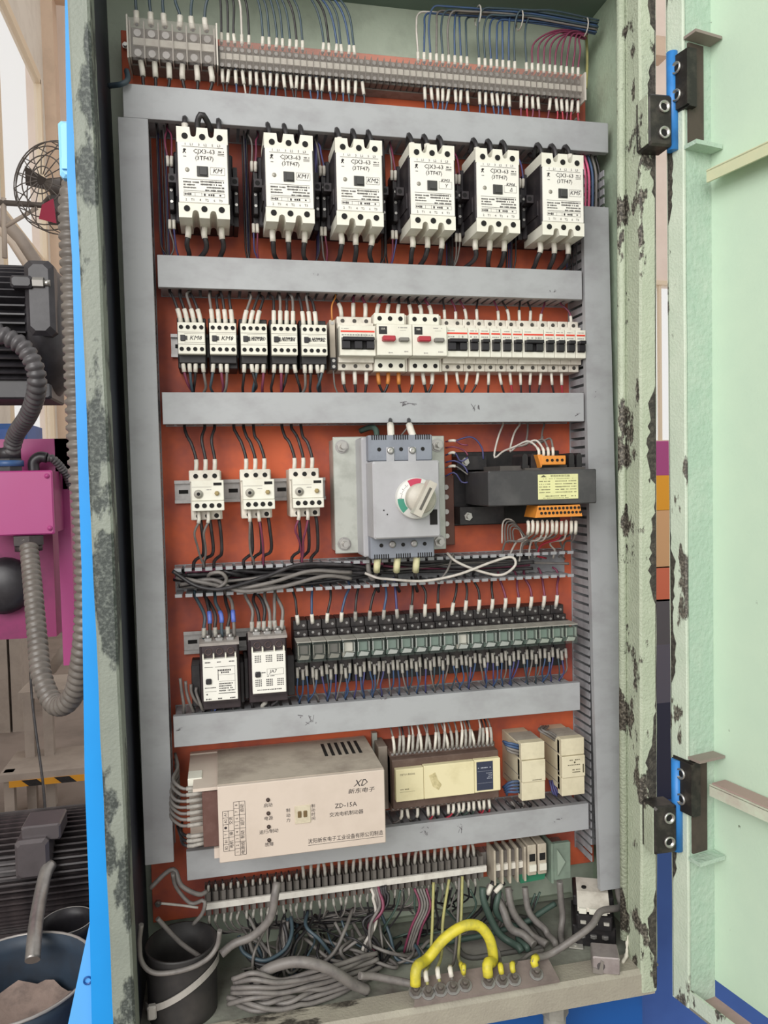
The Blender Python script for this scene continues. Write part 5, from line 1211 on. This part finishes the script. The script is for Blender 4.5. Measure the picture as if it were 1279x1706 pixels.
# --- lower strip: sleeved wires above and below
for i in range(39):
    x = -.0325+i*.0112; d = u(-.003, .003)
    if i > 12: wire([(x, -.040, .828), (x+d*.4, -.041, .842), (x+d, -.036, .854), (x+d, -.022, .868)], .0015, R_.choice(['gry', 'blk']), '', None, sl=[(.0, .022)], slr=.0026, slcol='g', stuff='low_up')
    else: wire([(x, -.040, .828), (x, -.041, .836), (x+d, -.036, .842)], .0013, 'blk', '', None, sl=[(.0, .010)], slr=.0022, slcol='g', stuff='low_up')
    bx = R_.choice([.12, .16, .22, .30]) if i < 30 else .36
    zz = .742+u(-.01, .012)
    wire([(x, -.040, .792), (x+u(-.003, .003), -.041, .775), (x+(bx-x)*.08+u(-.006, .006), -.036, .757), (x+(bx-x)*.45, -.02, zz+.004), (bx+u(-.01, .01), -.01, zz-.012)], .0015, R_.choice(['gry', 'blk', 'blk', 'gry']), '', None, sl=[(.0, .014)], slr=.0024, slcol='g', stuff='low_dn')
# earth wires from the strip to the bar
for (a, b, c) in ((((722, 1470), (720, 1540), (716, 1600)), 1, 'ygrey'), (((748, 1465), (738, 1530), (735, 1590)), 2, 'ygrey'), (((765, 1462), (762, 1540), (756, 1600)), 3, 'gry'), (((770, 1460), (768, 1530), (764, 1590)), 4, 'ygrey'), (((745, 1590), (760, 1600), (770, 1620)), 4, 'gry')):
    e = EB[b]+V((0, 0, .012))
    wire([P(*a[0], -.055), P(*a[1], -.08), P(*a[2], -.12), e+V((0, .012, .012)), e+V((0, .002, .0))], .0024, c, 'dusty yellow-grey earth wire running down to the earth bar', 'earth wires to the bar', sl=[(-.020, -.004)], slr=.0036, slcol='yel' if b == 4 else None, sub=6)
e0, e1 = EB[0]+V((0, 0, .010)), EB[5]+V((0, 0, .010))
wire([e0, e0+V((.004, .006, .022)), P(712, 1598, -.14), P(740, 1564, -.14), P(772, 1543, -.14), P(798, 1543, -.14), P(816, 1566, -.145), P(822, 1600, -.15), e1+V((.001, .004, .016)), e1], .0078, 'yel', 'thick yellow earth cable arching from one end of the earth bar', None, name='earth_cable', cat='cable', sub=8, n=12, keep='both')
for b, a in ((6, ((832, 1600), (830, 1585), (820, 1570))), (7, ((868, 1600), (885, 1588), (905, 1583))), (8, ((915, 1590), (950, 1568), (985, 1540), (1005, 1515), (1008, 1480)))):
    e = EB[b]+V((0, 0, .008))
    wire([e, e+V((0, .006, .012))]+([P(*q, -.13+.015*i) for i, q in enumerate(a)] if b < 8 else [P(915, 1590, -.155), P(950, 1568, -.160), P(985, 1542, -.158), P(1001, 1518, -.140), V((.6115, -.118, .754)), V((.6205, -.099, .760)), V((.6265, -.080, .773)), V((.6265, -.0735, .80)), V((.626, -.0715, .84))]), .003 if b < 8 else .0052, 'gry', {6: 'grey earth wire with yellow end next to the thick yellow cable', 7: 'grey earth wire with yellow end bent towards the corner cables', 8: 'thick grey cable crossing from the earth bar over the spare contactor'}[b], None, sl=[(.004, .020)], slcol='yel', slr=.0042 if b < 8 else .006, sub=6, n=8, keep='both')
# --- heavy cables on the cabinet floor
HC = [
 ([(368, 1590), (390, 1572), (420, 1560), (450, 1530), (458, 1490), (462, 1470)], -.12, .006, 'gry', 'thick grey cable rising from the rubber sleeve to the lower strip'),
 ([(425, 1650), (440, 1625), (480, 1605), (520, 1605), (560, 1620), (595, 1645), (612, 1668)], -.14, .008, 'gry', 'thickest grey cable arching over the cabinet floor tangle'),
 ([(590, 1638), (620, 1630), (660, 1634), (690, 1640)], -.14, .0055, 'gry', 'grey cable running to the end of the earth bar'),
 ([(600, 1620), (660, 1605), (700, 1590), (760, 1570), (850, 1545), (925, 1505)], -.05, .0045, 'grn', 'dark green cable crossing the pale back wall'),
 ([(235, 1540), (222, 1580), (235, 1610), (262, 1622), (310, 1615), (345, 1598), (362, 1575), (366, 1550)], -.14, .0035, 'gry', 'grey cable hanging around the mouth of the rubber sleeve'),
 ([(250, 1480), (275, 1455), (290, 1450), (300, 1475), (330, 1490), (345, 1485)], -.07, .0035, 'gry', 'grey cable curling out of the left duct foot'),
 ([(288, 1455), (296, 1480), (318, 1505), (340, 1500), (338, 1520), (322, 1540)], -.075, .003, 'gry', 'second grey cable curling under the left duct foot'),
 ([(268, 1505), (300, 1508), (330, 1512)], -.05, .002, 'wht', 'pale wire stretched below the left duct foot'),
 ([(262, 1530), (300, 1570), (335, 1595)], -.09, .0035, 'gry', 'grey cable dropping straight into the rubber sleeve'),
]
for pts, Y, r, c, lab in HC:
    wire([P(px, py, Y+.006*math.sin(i*1.3)) for i, (px, py) in enumerate(pts)], r, c, lab, None, name='cable', cat='cable', sub=7, n=8)
for j in range(9):
    y0 = 1625+j*7
    pts = [P(385+u(-4, 6), y0+12+u(-6, 6), -.125+j*.002), P(425, y0+2+u(-10, 10), -.14), P(470, y0+8+u(-10, 8), -.14), P(530, y0+4-j*3, -.13), P(580, y0-8-j*4, -.115), P(625, y0-25-j*4, -.09)]
    for p in pts: p.z = max(p.z, .702)
    wire(pts, .0036, 'gry', 'grey cable of the flat bundle along the cabinet floor', 'cables along the cabinet floor', name='cable', cat='cable', sub=6, n=7)
for j in range(8):
    k = j*6
    pts = [P(402+k*.6, 1560+k*.4, -.06), P(408+k, 1590+k*.6, -.075), P(440, 1608+k*.35, -.09), P(472-k*.2, 1590+k*.3, -.08), P(482-k*.2, 1560+k*.3, -.065), P(478, 1535, -.05)]
    wire(pts, .003, R_.choice(['gry', 'blk', 'teal']), 'dark wire of the coil hanging behind the thick grey arch', 'coiled wires on the cabinet floor', name='cable', cat='cable', sub=6)
for j in range(5):
    px = (822, 835, 848, 868, 812)[j]
    wire([P(px-18+j*8, 1478, -.05), P(px-8+j*7, 1520, -.06), P(px+8+j*10, 1560, -.07), P(px+30+j*6, 1600, -.08), P(px+52+j*4, 1640, -.10)], (.0058, .0065, .006, .0055, .005)[j], 'grn' if j in (0, 4) else 'gry', 'thick dusty cable descending from the fuse blocks to the cabinet corner', 'thick corner cables', name='cable', cat='cable', sub=6, n=8)
wire([P(932, 1468, -.06), P(934, 1500, -.06), P(937, 1530, -.06), P(934, 1570, -.07), P(932, 1640, -.10)], .0055, 'gry', 'thick grey cable hanging straight beside the spare contactor', None, name='cable', cat='cable', sub=6, n=8)
for j in range(7):
    wire([P(618+j*4, 1480-j, -.05), P(628+j*2, 1510, -.06), P(620-j*2, 1540, -.065), P(610+j*3, 1575, -.07), P(606+j*5, 1610, -.08)], .0026, 'wht' if j == 0 else R_.choice(['blk', 'blk', 'gry', 'mar']), 'pale wire tied into the dark bunch below the strip' if j == 0 else 'dark wire of the tied bunch below the lower strip', 'tied bunch below the strip', sub=5)
for j in range(5):
    wire([P(690+j*5, 1480, -.05), P(700+j*4, 1510, -.06), P(688+j*3, 1545, -.06), P(676+j*3, 1590, -.05)], .002, R_.choice(['blk', 'gry', 'mar']), 'dark wire hanging behind the thick yellow cable', 'dark wires behind the yellow cable')
for j, (a, b) in enumerate((((822, 1470), (770, 1545)), ((838, 1470), (790, 1550)))):
    wire([P(*a, -.05), P(a[0]-12, a[1]+20, -.055), P((a[0]+b[0])/2+4, (a[1]+b[1])/2+8, -.04), P(*b, -.03)], .0032, 'blk', 'black cable leaving the larger terminals across the back wall', 'black cables below the larger terminals', sl=[(.006, .022)], slr=.004, name='cable', cat='cable')
wire([P(182, 143, -.06), P(203, 140, -.075), P(213, 132, -.07), P(211, 118, -.05)], .004, 'teal', 'short dark cable hooked over the end of the top duct', None, name='cable', cat='cable')
for j in range(34):
    a = u(395, 640); b = a+u(-90, 110); y0 = u(1515, 1560); y1 = u(1590, 1650)
    pts = [P(a, y0, -.03), P(a+(b-a)*.2+u(-12, 12), y0+(y1-y0)*.3, -.045-u(0, .02)), P(a+(b-a)*.6+u(-25, 25), y0+(y1-y0)*.65+u(-10, 10), -.06-u(0, .03)), P(b, y1, -.07-u(0, .03)), P(b+u(-40, 40), y1+u(-25, 10), -.04)]
    for p in pts: p.z = max(p.z, .698)
    wire(pts, R_.choice([.0016, .0022, .003]), R_.choice(['blk', 'blk', 'gry', 'teal', 'gry']), '', None, stuff='tangle', sub=6)
for j in range(16):
    a = u(655, 900); y0 = u(1478, 1495)
    pts = [P(a, y0, -.05), P(a+u(-12, 12), y0+30, -.05), P(a+u(-35, 20), y0+65, -.04), P(a+u(-60, 10), y0+u(85, 120), -.02)]
    for p in pts: p.z = max(p.z, .698)
    wire(pts, R_.choice([.0014, .002]), R_.choice(['blk', 'gry', 'grn']), '', None, stuff='tangle', sub=5)
finish_wires()
# --- uncountable thin wires gathered as stuff
info = {'drops': ('row of thin white-sleeved wires dropping from the long upper terminal strip', 'wires'), 'behind': ('dark control wires running down the plate between the large contactors', 'wires'), 'tangle': ('dark tangle of loose wires heaped on the cabinet floor', 'wires'), 'relay': ('thin blue wires with grey sleeves crowding under the relay sockets', 'wires'), 'plc_top': ('dense pale sleeved wires entering the top of the programmable controller', 'wires'),
        'plc_low': ('short red and dark sleeved wires under the programmable controller', 'wires'), 'low_up': ('row of grey sleeved wires above the lower terminal strip', 'wires'), 'low_dn': ('dusty thin wires hanging from the lower terminal strip', 'wires')}
for kx_, d in STUFF.items():
    ks = list(d.items()); allv = [v for _, m_ in ks for v in m_.v]
    o = link('thin_wires', None, None, (sum(v[0] for v in allv)/len(allv), 0, min(v[2] for v in allv))); o['kind'] = 'stuff'; tag(o, *info[kx_])
    for (nm, col), m_ in ks:
        q = part(nm if nm == 'marker_sleeve' else 'wire_strands', m_, WCOL[col] if col in WCOL else (sleeveg if col == 'g' else sleevem), o, -o.location); q['kind'] = 'stuff'
# ================================================================== machinery beside the cabinet
mblk = M('motor_black', '#2c2a2e', .4, dirt=.5, dcol='#4a484c', scale=20); mblk2 = M('motor_black_brown', '#2f2a2c', .5, dirt=.6, dcol='#5a5050', scale=16)
mag = M('magenta_paint', '#a8427e', .4, dirt=.3, dcol='#a83474', scale=6); magd = M('magenta_shaded', '#8c2a62', .5, dirt=.5, dcol='#5c1f44', scale=10)  # the second magenta has the lower panel's shade put into its colour
def motor(name, label, px0, px1, py0, py1, Y, mat, nf=26, fe=.80):
    a, b = P(px0, (py0+py1)/2, Y), P(px1, (py0+py1)/2, Y)
    r = (P(px1, py0, Y).z-P(px1, py1, Y).z)/2; L = b.x-a.x; rc = r*.84
    t = thing(name, label, 'motor', (a.x, Y+r*.5, b.z))
    part('housing', MB().cyl((0, 0, 0), (L*fe, 0, 0), rc, n=40), mat, t)
    fm = MB().box(0, L*(fe-.02), -.0018, .0018, rc-.004, r).mesh('cooling_fin', mat)
    for k in range(nf): link('cooling_fin', fm, t, (.004, 0, 0), (2*math.pi*(k+.5)/nf, 0, 0))
    part('end_shield', MB().lathe([(0, L*(fe-.02)), (rc*1.06, L*(fe-.02)), (r*1.02, L*(fe+.01)), (r*1.02, L*(1+fe)/2), (r*.8, L), (0, L)], (0, 0, 0), 'x', 40), mat, t)
    return t, L, r, rc
t, L, r, rc = motor('electric_motor', 'large black finned motor above the magenta box', -150, 106, 434, 652, .62, mblk, 48)
part('end_lug', MB().box(L*.80, L*.99, -r*1.05, -r*.75, -r*.25, r*.85, .01).box(L*.72, L*.86, -r*1.12, -r*.92, r*.42, r*.60, .004), mblk, t)
part('lug_bolt', MB().cyl((L*.86, -r*1.05, r*.51), (L*.93, -r*1.05, r*.51), .012, n=6, smooth=False).cyl((L*.93, -r*1.05, r*.51), (L*.97, -r*1.05, r*.51), .007, n=10), steel, t)
part('mounting_foot', MB().box(L*.1, L*.9, -r*.5, r*.5, -r*1.12, -r*.8, .004), mblk, t)
# magenta machine housing with its junction box
mg = P(60, 733, .85); br_ = P(133, 1100, .85)
t = thing('machine_housing', 'magenta machine housing behind the corrugated conduits', 'machine', (mg.x, .9, .12))
part('housing_panel', MB().box(mg.x-.8, br_.x-.055, .86, 1.3, mg.z-.50, mg.z), magd, t, -t.location); part('top_panel', MB().box(mg.x-.8, br_.x, .80, 1.3, mg.z-.035-.09, mg.z), mag, t, -t.location)
part('edge_post', MB().box(br_.x-.030, br_.x, .80, .86, br_.z, mg.z), mag, t, -t.location); part('foot', MB().box(mg.x-.8, br_.x-.03, .9, 1.3, .15, .32), mblk2, t, -t.location)
part('shaft_end', MB().lathe([(.07, 0), (.07, -.03), (.05, -.05), (0, -.05)], (P(8, 975, .85).x, .86, P(8, 975, .85).z), 'y', 24), mblk, t, -t.location)
ja, jb = P(-60, 786, .68), P(91, 890, .68)
t = thing('junction_box', 'magenta junction box with corner screws under the large motor', 'junction box', ((ja.x+jb.x)/2, .72, jb.z))
part('box_body', MB().box(ja.x, jb.x, .69, .80, jb.z+.004, ja.z-.002), magd, t, -t.location); part('lid', MB().box(ja.x, jb.x, .68, .692, jb.z, ja.z, .003), mag, t, -t.location)
for px, py in ((78, 793), (83, 880)): q = P(px, py, .679); part('screw', MB().lathe([(.006, 0), (.005, -.003), (0, -.004)], q, 'y', 10), mag, t, -t.location)
g0 = P(16, 786, .72)
part('gland', MB().cyl(g0, g0+V((0, 0, .03)), .030, n=6, smooth=False).cyl(g0+V((0, 0, .03)), g0+V((0, 0, .055)), .026, n=20), mblk, t, -t.location); part('gland_ring', MB().cyl(g0+V((0, 0, .012)), g0+V((0, 0, .026)), .0315, n=20), M('gland_blue', '#3a5a88', .4), t, -t.location)
g1 = P(47, 892, .70)
part('gland', MB().cyl(g1, g1-V((0, 0, .022)), .036, n=6, smooth=False).cyl(g1-V((0, 0, .022)), g1-V((0, 0, .036)), .030, n=20), mblk2, t, -t.location)
g2 = P(56, 770, .74)
part('elbow_fitting', MB().tube(spline([g2-V((0, 0, .025)), g2, g2+V((.014, 0, .012)), g2+V((.03, 0, .01))], 4), .013, 10), mblk, t, -t.location)
def conduit(label, pts, rad, mat, pitch=None, amp=.2, group=None):
    path = spline(pts, 14); L = [0]
    for i in range(1, len(path)): L.append(L[-1]+(path[i]-path[i-1]).length)
    pitch = pitch or rad*.75; n = int(L[-1]/pitch); pp, rr = [], []
    def at(s):
        for i in range(1, len(path)):
            if L[i] >= s: return path[i-1].lerp(path[i], (s-L[i-1])/max(1e-9, L[i]-L[i-1]))
        return path[-1]
    for k in range(n):
        for f, a in ((0, 1-amp), (.22, 1), (.62, 1), (.82, 1-amp)):
            pp.append(at((k+f)*pitch)); rr.append(rad*a)
    o = link('corrugated_conduit', MB().tube(pp, rr, 16).mesh('corrugated_conduit', mat)); tag(o, label, 'conduit', group); return o
cdk = M('conduit_dark', '#4c4a4c', .4, dirt=.5, dcol='#6c686a', scale=30); clt = M('conduit_grey', '#716b65', .38, dirt=.5, dcol='#4c4744', scale=20)
conduit('dark corrugated conduit curving from the large motor to the magenta box', [P(-10, 552, .49), P(8, 560, .49), P(38, 578, .49), P(58, 612, .49), P(61, 650, .51), P(48, 690, .58), P(26, 725, .68), P(17, 762, .72)], .0195, cdk)
conduit('long grey corrugated conduit looping below the magenta box beside the blue flange', [P(47, 900, .69), P(50, 930, .66), P(55, 982, .60), P(62, 1061, .52), P(69, 1125, .45), P(88, 1170, .40), P(108, 1174, .36), P(126, 1150, .33), P(135, 1105, .30), P(141, 1050, .28), P(143, 980, .27), P(140, 880, .26), P(133, 780, .25), P(127, 650, .25), P(123, 540, .25), P(119, 430, .25), P(117, 345, .25), P(125, 300, .26)], .0205, clt)
conduit('thin dark conduit bending from an elbow down behind the magenta box', [g2+V((.03, 0, .01)), P(90, 766, .745), P(110, 790, .770), P(120, 815, .785)], .010, cdk)
# ---------------------------------------------------------------- lower motor, buckets
t, L, r, rc = motor('coolant_motor', 'black finned motor low on the plinth behind the buckets', -160, 182, 1360, 1545, .42, mblk2, 58, .94)
q0, q1 = P(34, 1384, .40), P(92, 1440, .40)
tl = t.location
part('terminal_box', MB().box(q0.x-tl.x, q1.x-tl.x, -r*1.12, -r*.6, q1.z-tl.z, q0.z-tl.z, .006).box(q0.x-tl.x+.01, q1.x-tl.x+.02, -r*1.0, -r*.4, q0.z-tl.z-.01, q0.z-tl.z+.022, .003), M('terminal_box_grey', '#5c5658', .35, .2, dirt=.4, dcol='#3c3838', scale=20), t)
part('pedestal', MB().box(L*.05, L*.75, -r*.6, r*.6, .15-tl.z, -r*.82), mblk2, t)
wire([P(84, 1440, .36), P(76, 1455, .34), P(68, 1490, .30), P(61, 1530, .24), P(57, 1565, .19), P(54, 1600, .16)], .0125, 'alu', 'smooth aluminium hose from the low motor down into the bucket', None, name='hose', cat='hose', sub=6, n=14)
def bucket(label, c, R0, h, mat, inner):
    t = thing('bucket', label, 'bucket', (c.x, c.y, c.z-h))
    part('wall', MB().lathe([(0, 0), (R0*.78, 0), (R0*.98, h*.96), (R0, h), (R0*.965, h), (R0*.95, h*.95), (R0*.76, .006), (0, .006)], (0, 0, 0), 'z', 48), mat, t)
    part('rim_bead', MB().tube([(R0*1.005*math.cos(a), R0*1.005*math.sin(a), h) for a in [k*math.pi/20 for k in range(41)]], R0*.022, 6, caps=False), M('bucket_rim', '#a8a4a0', .4, .4), t)
    part('sludge', MB().lathe([(0, h*.35), (R0*.86, h*.35)], (0, 0, 0), 'z', 32), inner, t)
    return t
bc = P(20, 1628, .11)
t = bucket('blue bucket with grey sludge crust standing in front of the low motor', bc, .124, bc.z-.15, M('bucket_blue', '#33404f', .5, dirt=.6, dcol='#2c2c30', scale=12), M('sludge_dark', '#2a2626', .3))
h = bc.z-.15
k = MB(); vs = [(0, .02, h*.80)]; n = 22
for i in range(n+1):
    a = math.pi*i/n; vs.append((.108*math.cos(a), .108*math.sin(a)-.012, h*.80+.006*math.sin(i*1.7)+.03*math.sin(a)))
for i in range(n+1):
    a = math.pi*i/n; vs.append((.108*math.cos(a), -.012+.02*math.sin(a*3)-.045*math.sin(a), h*.76))
fs = [(1+i, 2+i, 0) for i in range(n)]+[(0, n+2+i+1, n+2+i) for i in range(n)]
part('sludge_crust', k.add(vs, fs, True), M('sludge_crust', '#a08c82', .8, dirt=.7, dcol='#6e625c', scale=30, bump=.8, bscale=60), t)
part('bail_ear', MB().cyl((.0, -.128, h*.86), (.0, -.114, h*.86), .012, n=12), galv, t)
bc2 = P(112, 1533, .31)
bucket('small dark pot with a grey rim tucked behind the blue bucket', bc2, .047, bc2.z-.15, mblk, M('sludge_grey', '#5a5250', .7))
# ---------------------------------------------------------------- steps, fan, far things
steelb = M('steps_beige', '#a89c92', .6, dirt=.4, dcol='#80756c', scale=10)
sa, sb2 = P(38, 1165, 2.45), P(82, 1165, 2.45)
t = thing('step_stool', 'beige steel steps with black and yellow tape standing on the hall floor', 'steps', ((sa.x+sb2.x)/2, 2.7, 0))
W0, W1 = sa.x, P(135, 1165, 2.45).x+.1; zt_ = sa.z; zl = P(60, 1280, 2.3).z
for x in (W0+.02, W0+.10, W1-.02):
    part('leg', MB().box(x-.02, x+.02, 2.45, 2.49, 0, zt_), steelb, t, -t.location)
for x in (W0-.03, W1): part('front_leg', MB().box(x-.02, x+.02, 2.28, 2.32, 0, zl), steelb, t, -t.location)
part('tread', MB().box(W0-.02, W1, 2.45, 2.75, zt_, zt_+.03), steelb, t, -t.location)
tr = part('tread', MB().box(W0-.06, W1, 2.25, 2.55, zl-.03, zl), steelb, t, -t.location)
hz = MB().box(W0-.02, W1, 2.246, 2.25, zl-.055, zl-.028)
tp = part('hazard_tape', hz, M('tape_yellow', '#d8982c', .5), t, -t.location)
for i in range(3): part('tape_band', MB().prism([(W0+.06+i*.13, zl-.055), (W0+.12+i*.13, zl-.055), (W0+.09+i*.13, zl-.028), (W0+.03+i*.13, zl-.028)], 2.244, 2.246), black, tp)
d0, d1 = P(84, 1118, 2.5), P(122, 1062, 2.5)
part('brace', MB().tube([d0, d1], .03, 4), steelb, t, -t.location); part('hand_rail', MB().tube([P(96, 1050, 2.5), P(140, 1048, 2.5)], .012, 8).tube([P(140, 1048, 2.5), P(140, 1165, 2.5)], .012, 8), steelb, t, -t.location)
wire([P(48, 1030, .855), P(50, 1090, .84), P(53, 1160, .82), P(60, 1220, .78), P(71, 1300, .72), P(76, 1362, .66)], .0035, 'blk', 'thin black cable hanging in front of the beige steps', None, name='cable', cat='cable')
fc = P(92, 312, 2.6)
t = thing('wall_fan', 'caged industrial fan on a bracket arm before the bright window', 'fan', fc, rot=(0, 0, math.radians(-28)))
gm = M('fan_grey', '#6a6460', .5, .4)
FR = .20; k = MB()
for rr_, yy in ((FR, -.02), (FR*.99, .05), (FR*.92, -.05), (FR*.78, -.07), (FR*.55, -.085), (FR*.3, -.09)): k.tube([(rr_*math.cos(a), yy, rr_*math.sin(a)) for a in [i*math.pi/20 for i in range(41)]], .003, 5, caps=False)
part('cage', k, gm, t)
k = MB()
for i in range(16):
    a = i*math.pi/8; k.tube([(FR*f*math.cos(a), y, FR*f*math.sin(a)) for f, y in ((.12, -.092), (.55, -.085), (.92, -.05), (1, -.02), (1, .05))], .0025, 5)
part('cage_spoke', k, gm, t, kind='stuff')
for i in range(3):
    a = math.radians(158+120*i); ca, sa_ = math.cos(a), math.sin(a)
    def bp_(u_, v_, w_): return (u_*ca-v_*sa_, w_, u_*sa_+v_*ca)
    part('blade', MB().add([bp_(.03, -.02, -.01), bp_(.17, -.045, -.025), bp_(.18, .03, .02), bp_(.03, .02, .012), bp_(.03, -.02, -.006), bp_(.17, -.045, -.021), bp_(.18, .03, .024), bp_(.03, .02, .016)], [(0, 1, 2, 3), (7, 6, 5, 4), (0, 4, 5, 1), (1, 5, 6, 2), (2, 6, 7, 3), (3, 7, 4, 0)]), M('blade_dark', '#4a4442', .5), t)
part('hub', MB().lathe([(0, -.04), (.03, -.035), (.035, 0), (.05, .02), (.05, .14), (0, .14)], (0, 0, 0), 'y', 20), gm, t)
part('badge', MB().prism([(-.02, -.17), (.07, -.20), (.06, -.09), (.0, -.11)], -.094, -.09), M('fan_red', '#9c2c48', .5), t)
arm = link('fan_bracket', None, None, P(0, 336, 2.80)); tag(arm, 'grey bracket arm carrying the caged fan from the wall', 'bracket')
part('arm', MB().tube([P(-20, 336, 2.80), P(70, 342, 2.80), P(82, 330, 2.79), fc+V((.066, .124, 0))], .014, 8), gm, arm, -arm.location)
part('stay', MB().tube([P(5, 380, 2.80), P(62, 346, 2.80)], .010, 8).tube([P(6, 330, 2.80), P(8, 430, 2.80)], .012, 8), M('stay_pale', '#b9aca0', .6), arm, -arm.location)
a0, a1 = P(-60, 706, 3.6), P(46, 738, 3.6)
t = thing('tool_cabinet', 'blue tool cabinet far back below the hall window', 'cabinet', ((a0.x+a1.x)/2, 3.8, 0))
part('body', MB().box(a0.x, a1.x, 3.6, 4.0, a1.z-.12, a0.z), blued, t, -t.location); part('stand', MB().box(a0.x+.1, a0.x+.16, 3.65, 3.95, 0, a1.z-.12).box(a1.x-.16, a1.x-.1, 3.65, 3.95, 0, a1.z-.12), steelb, t, -t.location); part('drawer', MB().box(a0.x+.03, a1.x-.03, 3.59, 3.6, a1.z-.1, a0.z-.03, .004), MATS['machine_blue_violet'], t, -t.location)
a0, a1 = P(-120, 395, 3.2), P(60, 445, 3.2)
t = thing('steel_girder', 'slanting pale steel girder behind the large motor', 'girder', a0)
part('web', MB().tube([V((WX, 3.3, P(-30, 330, 3.3).z+.35)), P(-30, 330, 3.3), P(30, 395, 3.3), P(80, 470, 3.3)], .05, 4), steelb, t, -t.location); part('flange', MB().tube([P(-30, 355, 3.2), P(20, 405, 3.2), P(62, 470, 3.2)], .022, 4), M('girder_pale', '#d6c6b6', .6), t, -t.location)
# seen only through the narrow hinge gap
t = thing('distant_machine', 'magenta and orange machine glimpsed through the hinge gap', 'machine', (P(1100, 1000, 2.4).x, 2.5, 0))
for nm, y0, y1, m_ in (('top_housing', 735, 792, mag), ('warning_panel', 792, 850, M('panel_orange', '#e8a01c', .5)), ('side_panel', 850, 945, M('panel_tan', '#d8a878', .5)), ('guard', 945, 1000, M('panel_salmon', '#d87050', .5)), ('base', 1000, 1230, M('machine_grey', '#5c585c', .6))):
    a_, b_ = P(1060, y0, 2.4), P(1150, y1, 2.4)
    part(nm, MB().box(a_.x, b_.x, 2.4, 2.9, b_.z, a_.z, .004), m_, t, -t.location)
pz = P(1100, 1230, 2.4).z
if pz > 0: part('foot', MB().box(t.location.x-.1, t.location.x+.1, 2.45, 2.85, 0, pz), mblk, t, -t.location)

finish_wires()
# ---------------------------------------------------------------- labels that count along a row from a landmark
ORD = ['first', 'second', 'third', 'fourth', 'fifth', 'sixth', 'seventh', 'eighth', 'ninth', 'tenth', 'eleventh', 'twelfth', 'thirteenth', 'fourteenth', 'fifteenth', 'sixteenth', 'seventeenth', 'eighteenth', 'nineteenth', 'twentieth', 'twenty-first', 'twenty-second']
bpy.context.view_layer.update()
rows = {}
for o in COL.objects:
    if o.parent is None and 'group' in o and not any(k in o['group'] for k in ('loose', 'coil', 'tied', 'floor', 'loop', 'thick c', 'behind', 'brake unit', 'cable ties')): rows.setdefault((o['group'], o['label']), []).append(o)
for (g, l), os_ in rows.items():
    if len(os_) < 2: continue
    def xs(o): return o.location.x if o.type == 'EMPTY' else o.data.vertices[0].co.x
    os_.sort(key=xs)
    end = ' from the left duct' if len(l.split()) <= 11 else ' from left duct'
    for i, o in enumerate(os_):
        if i < len(ORD) and len(l.split())+4 <= 16: o['label'] = l+', '+ORD[i]+end
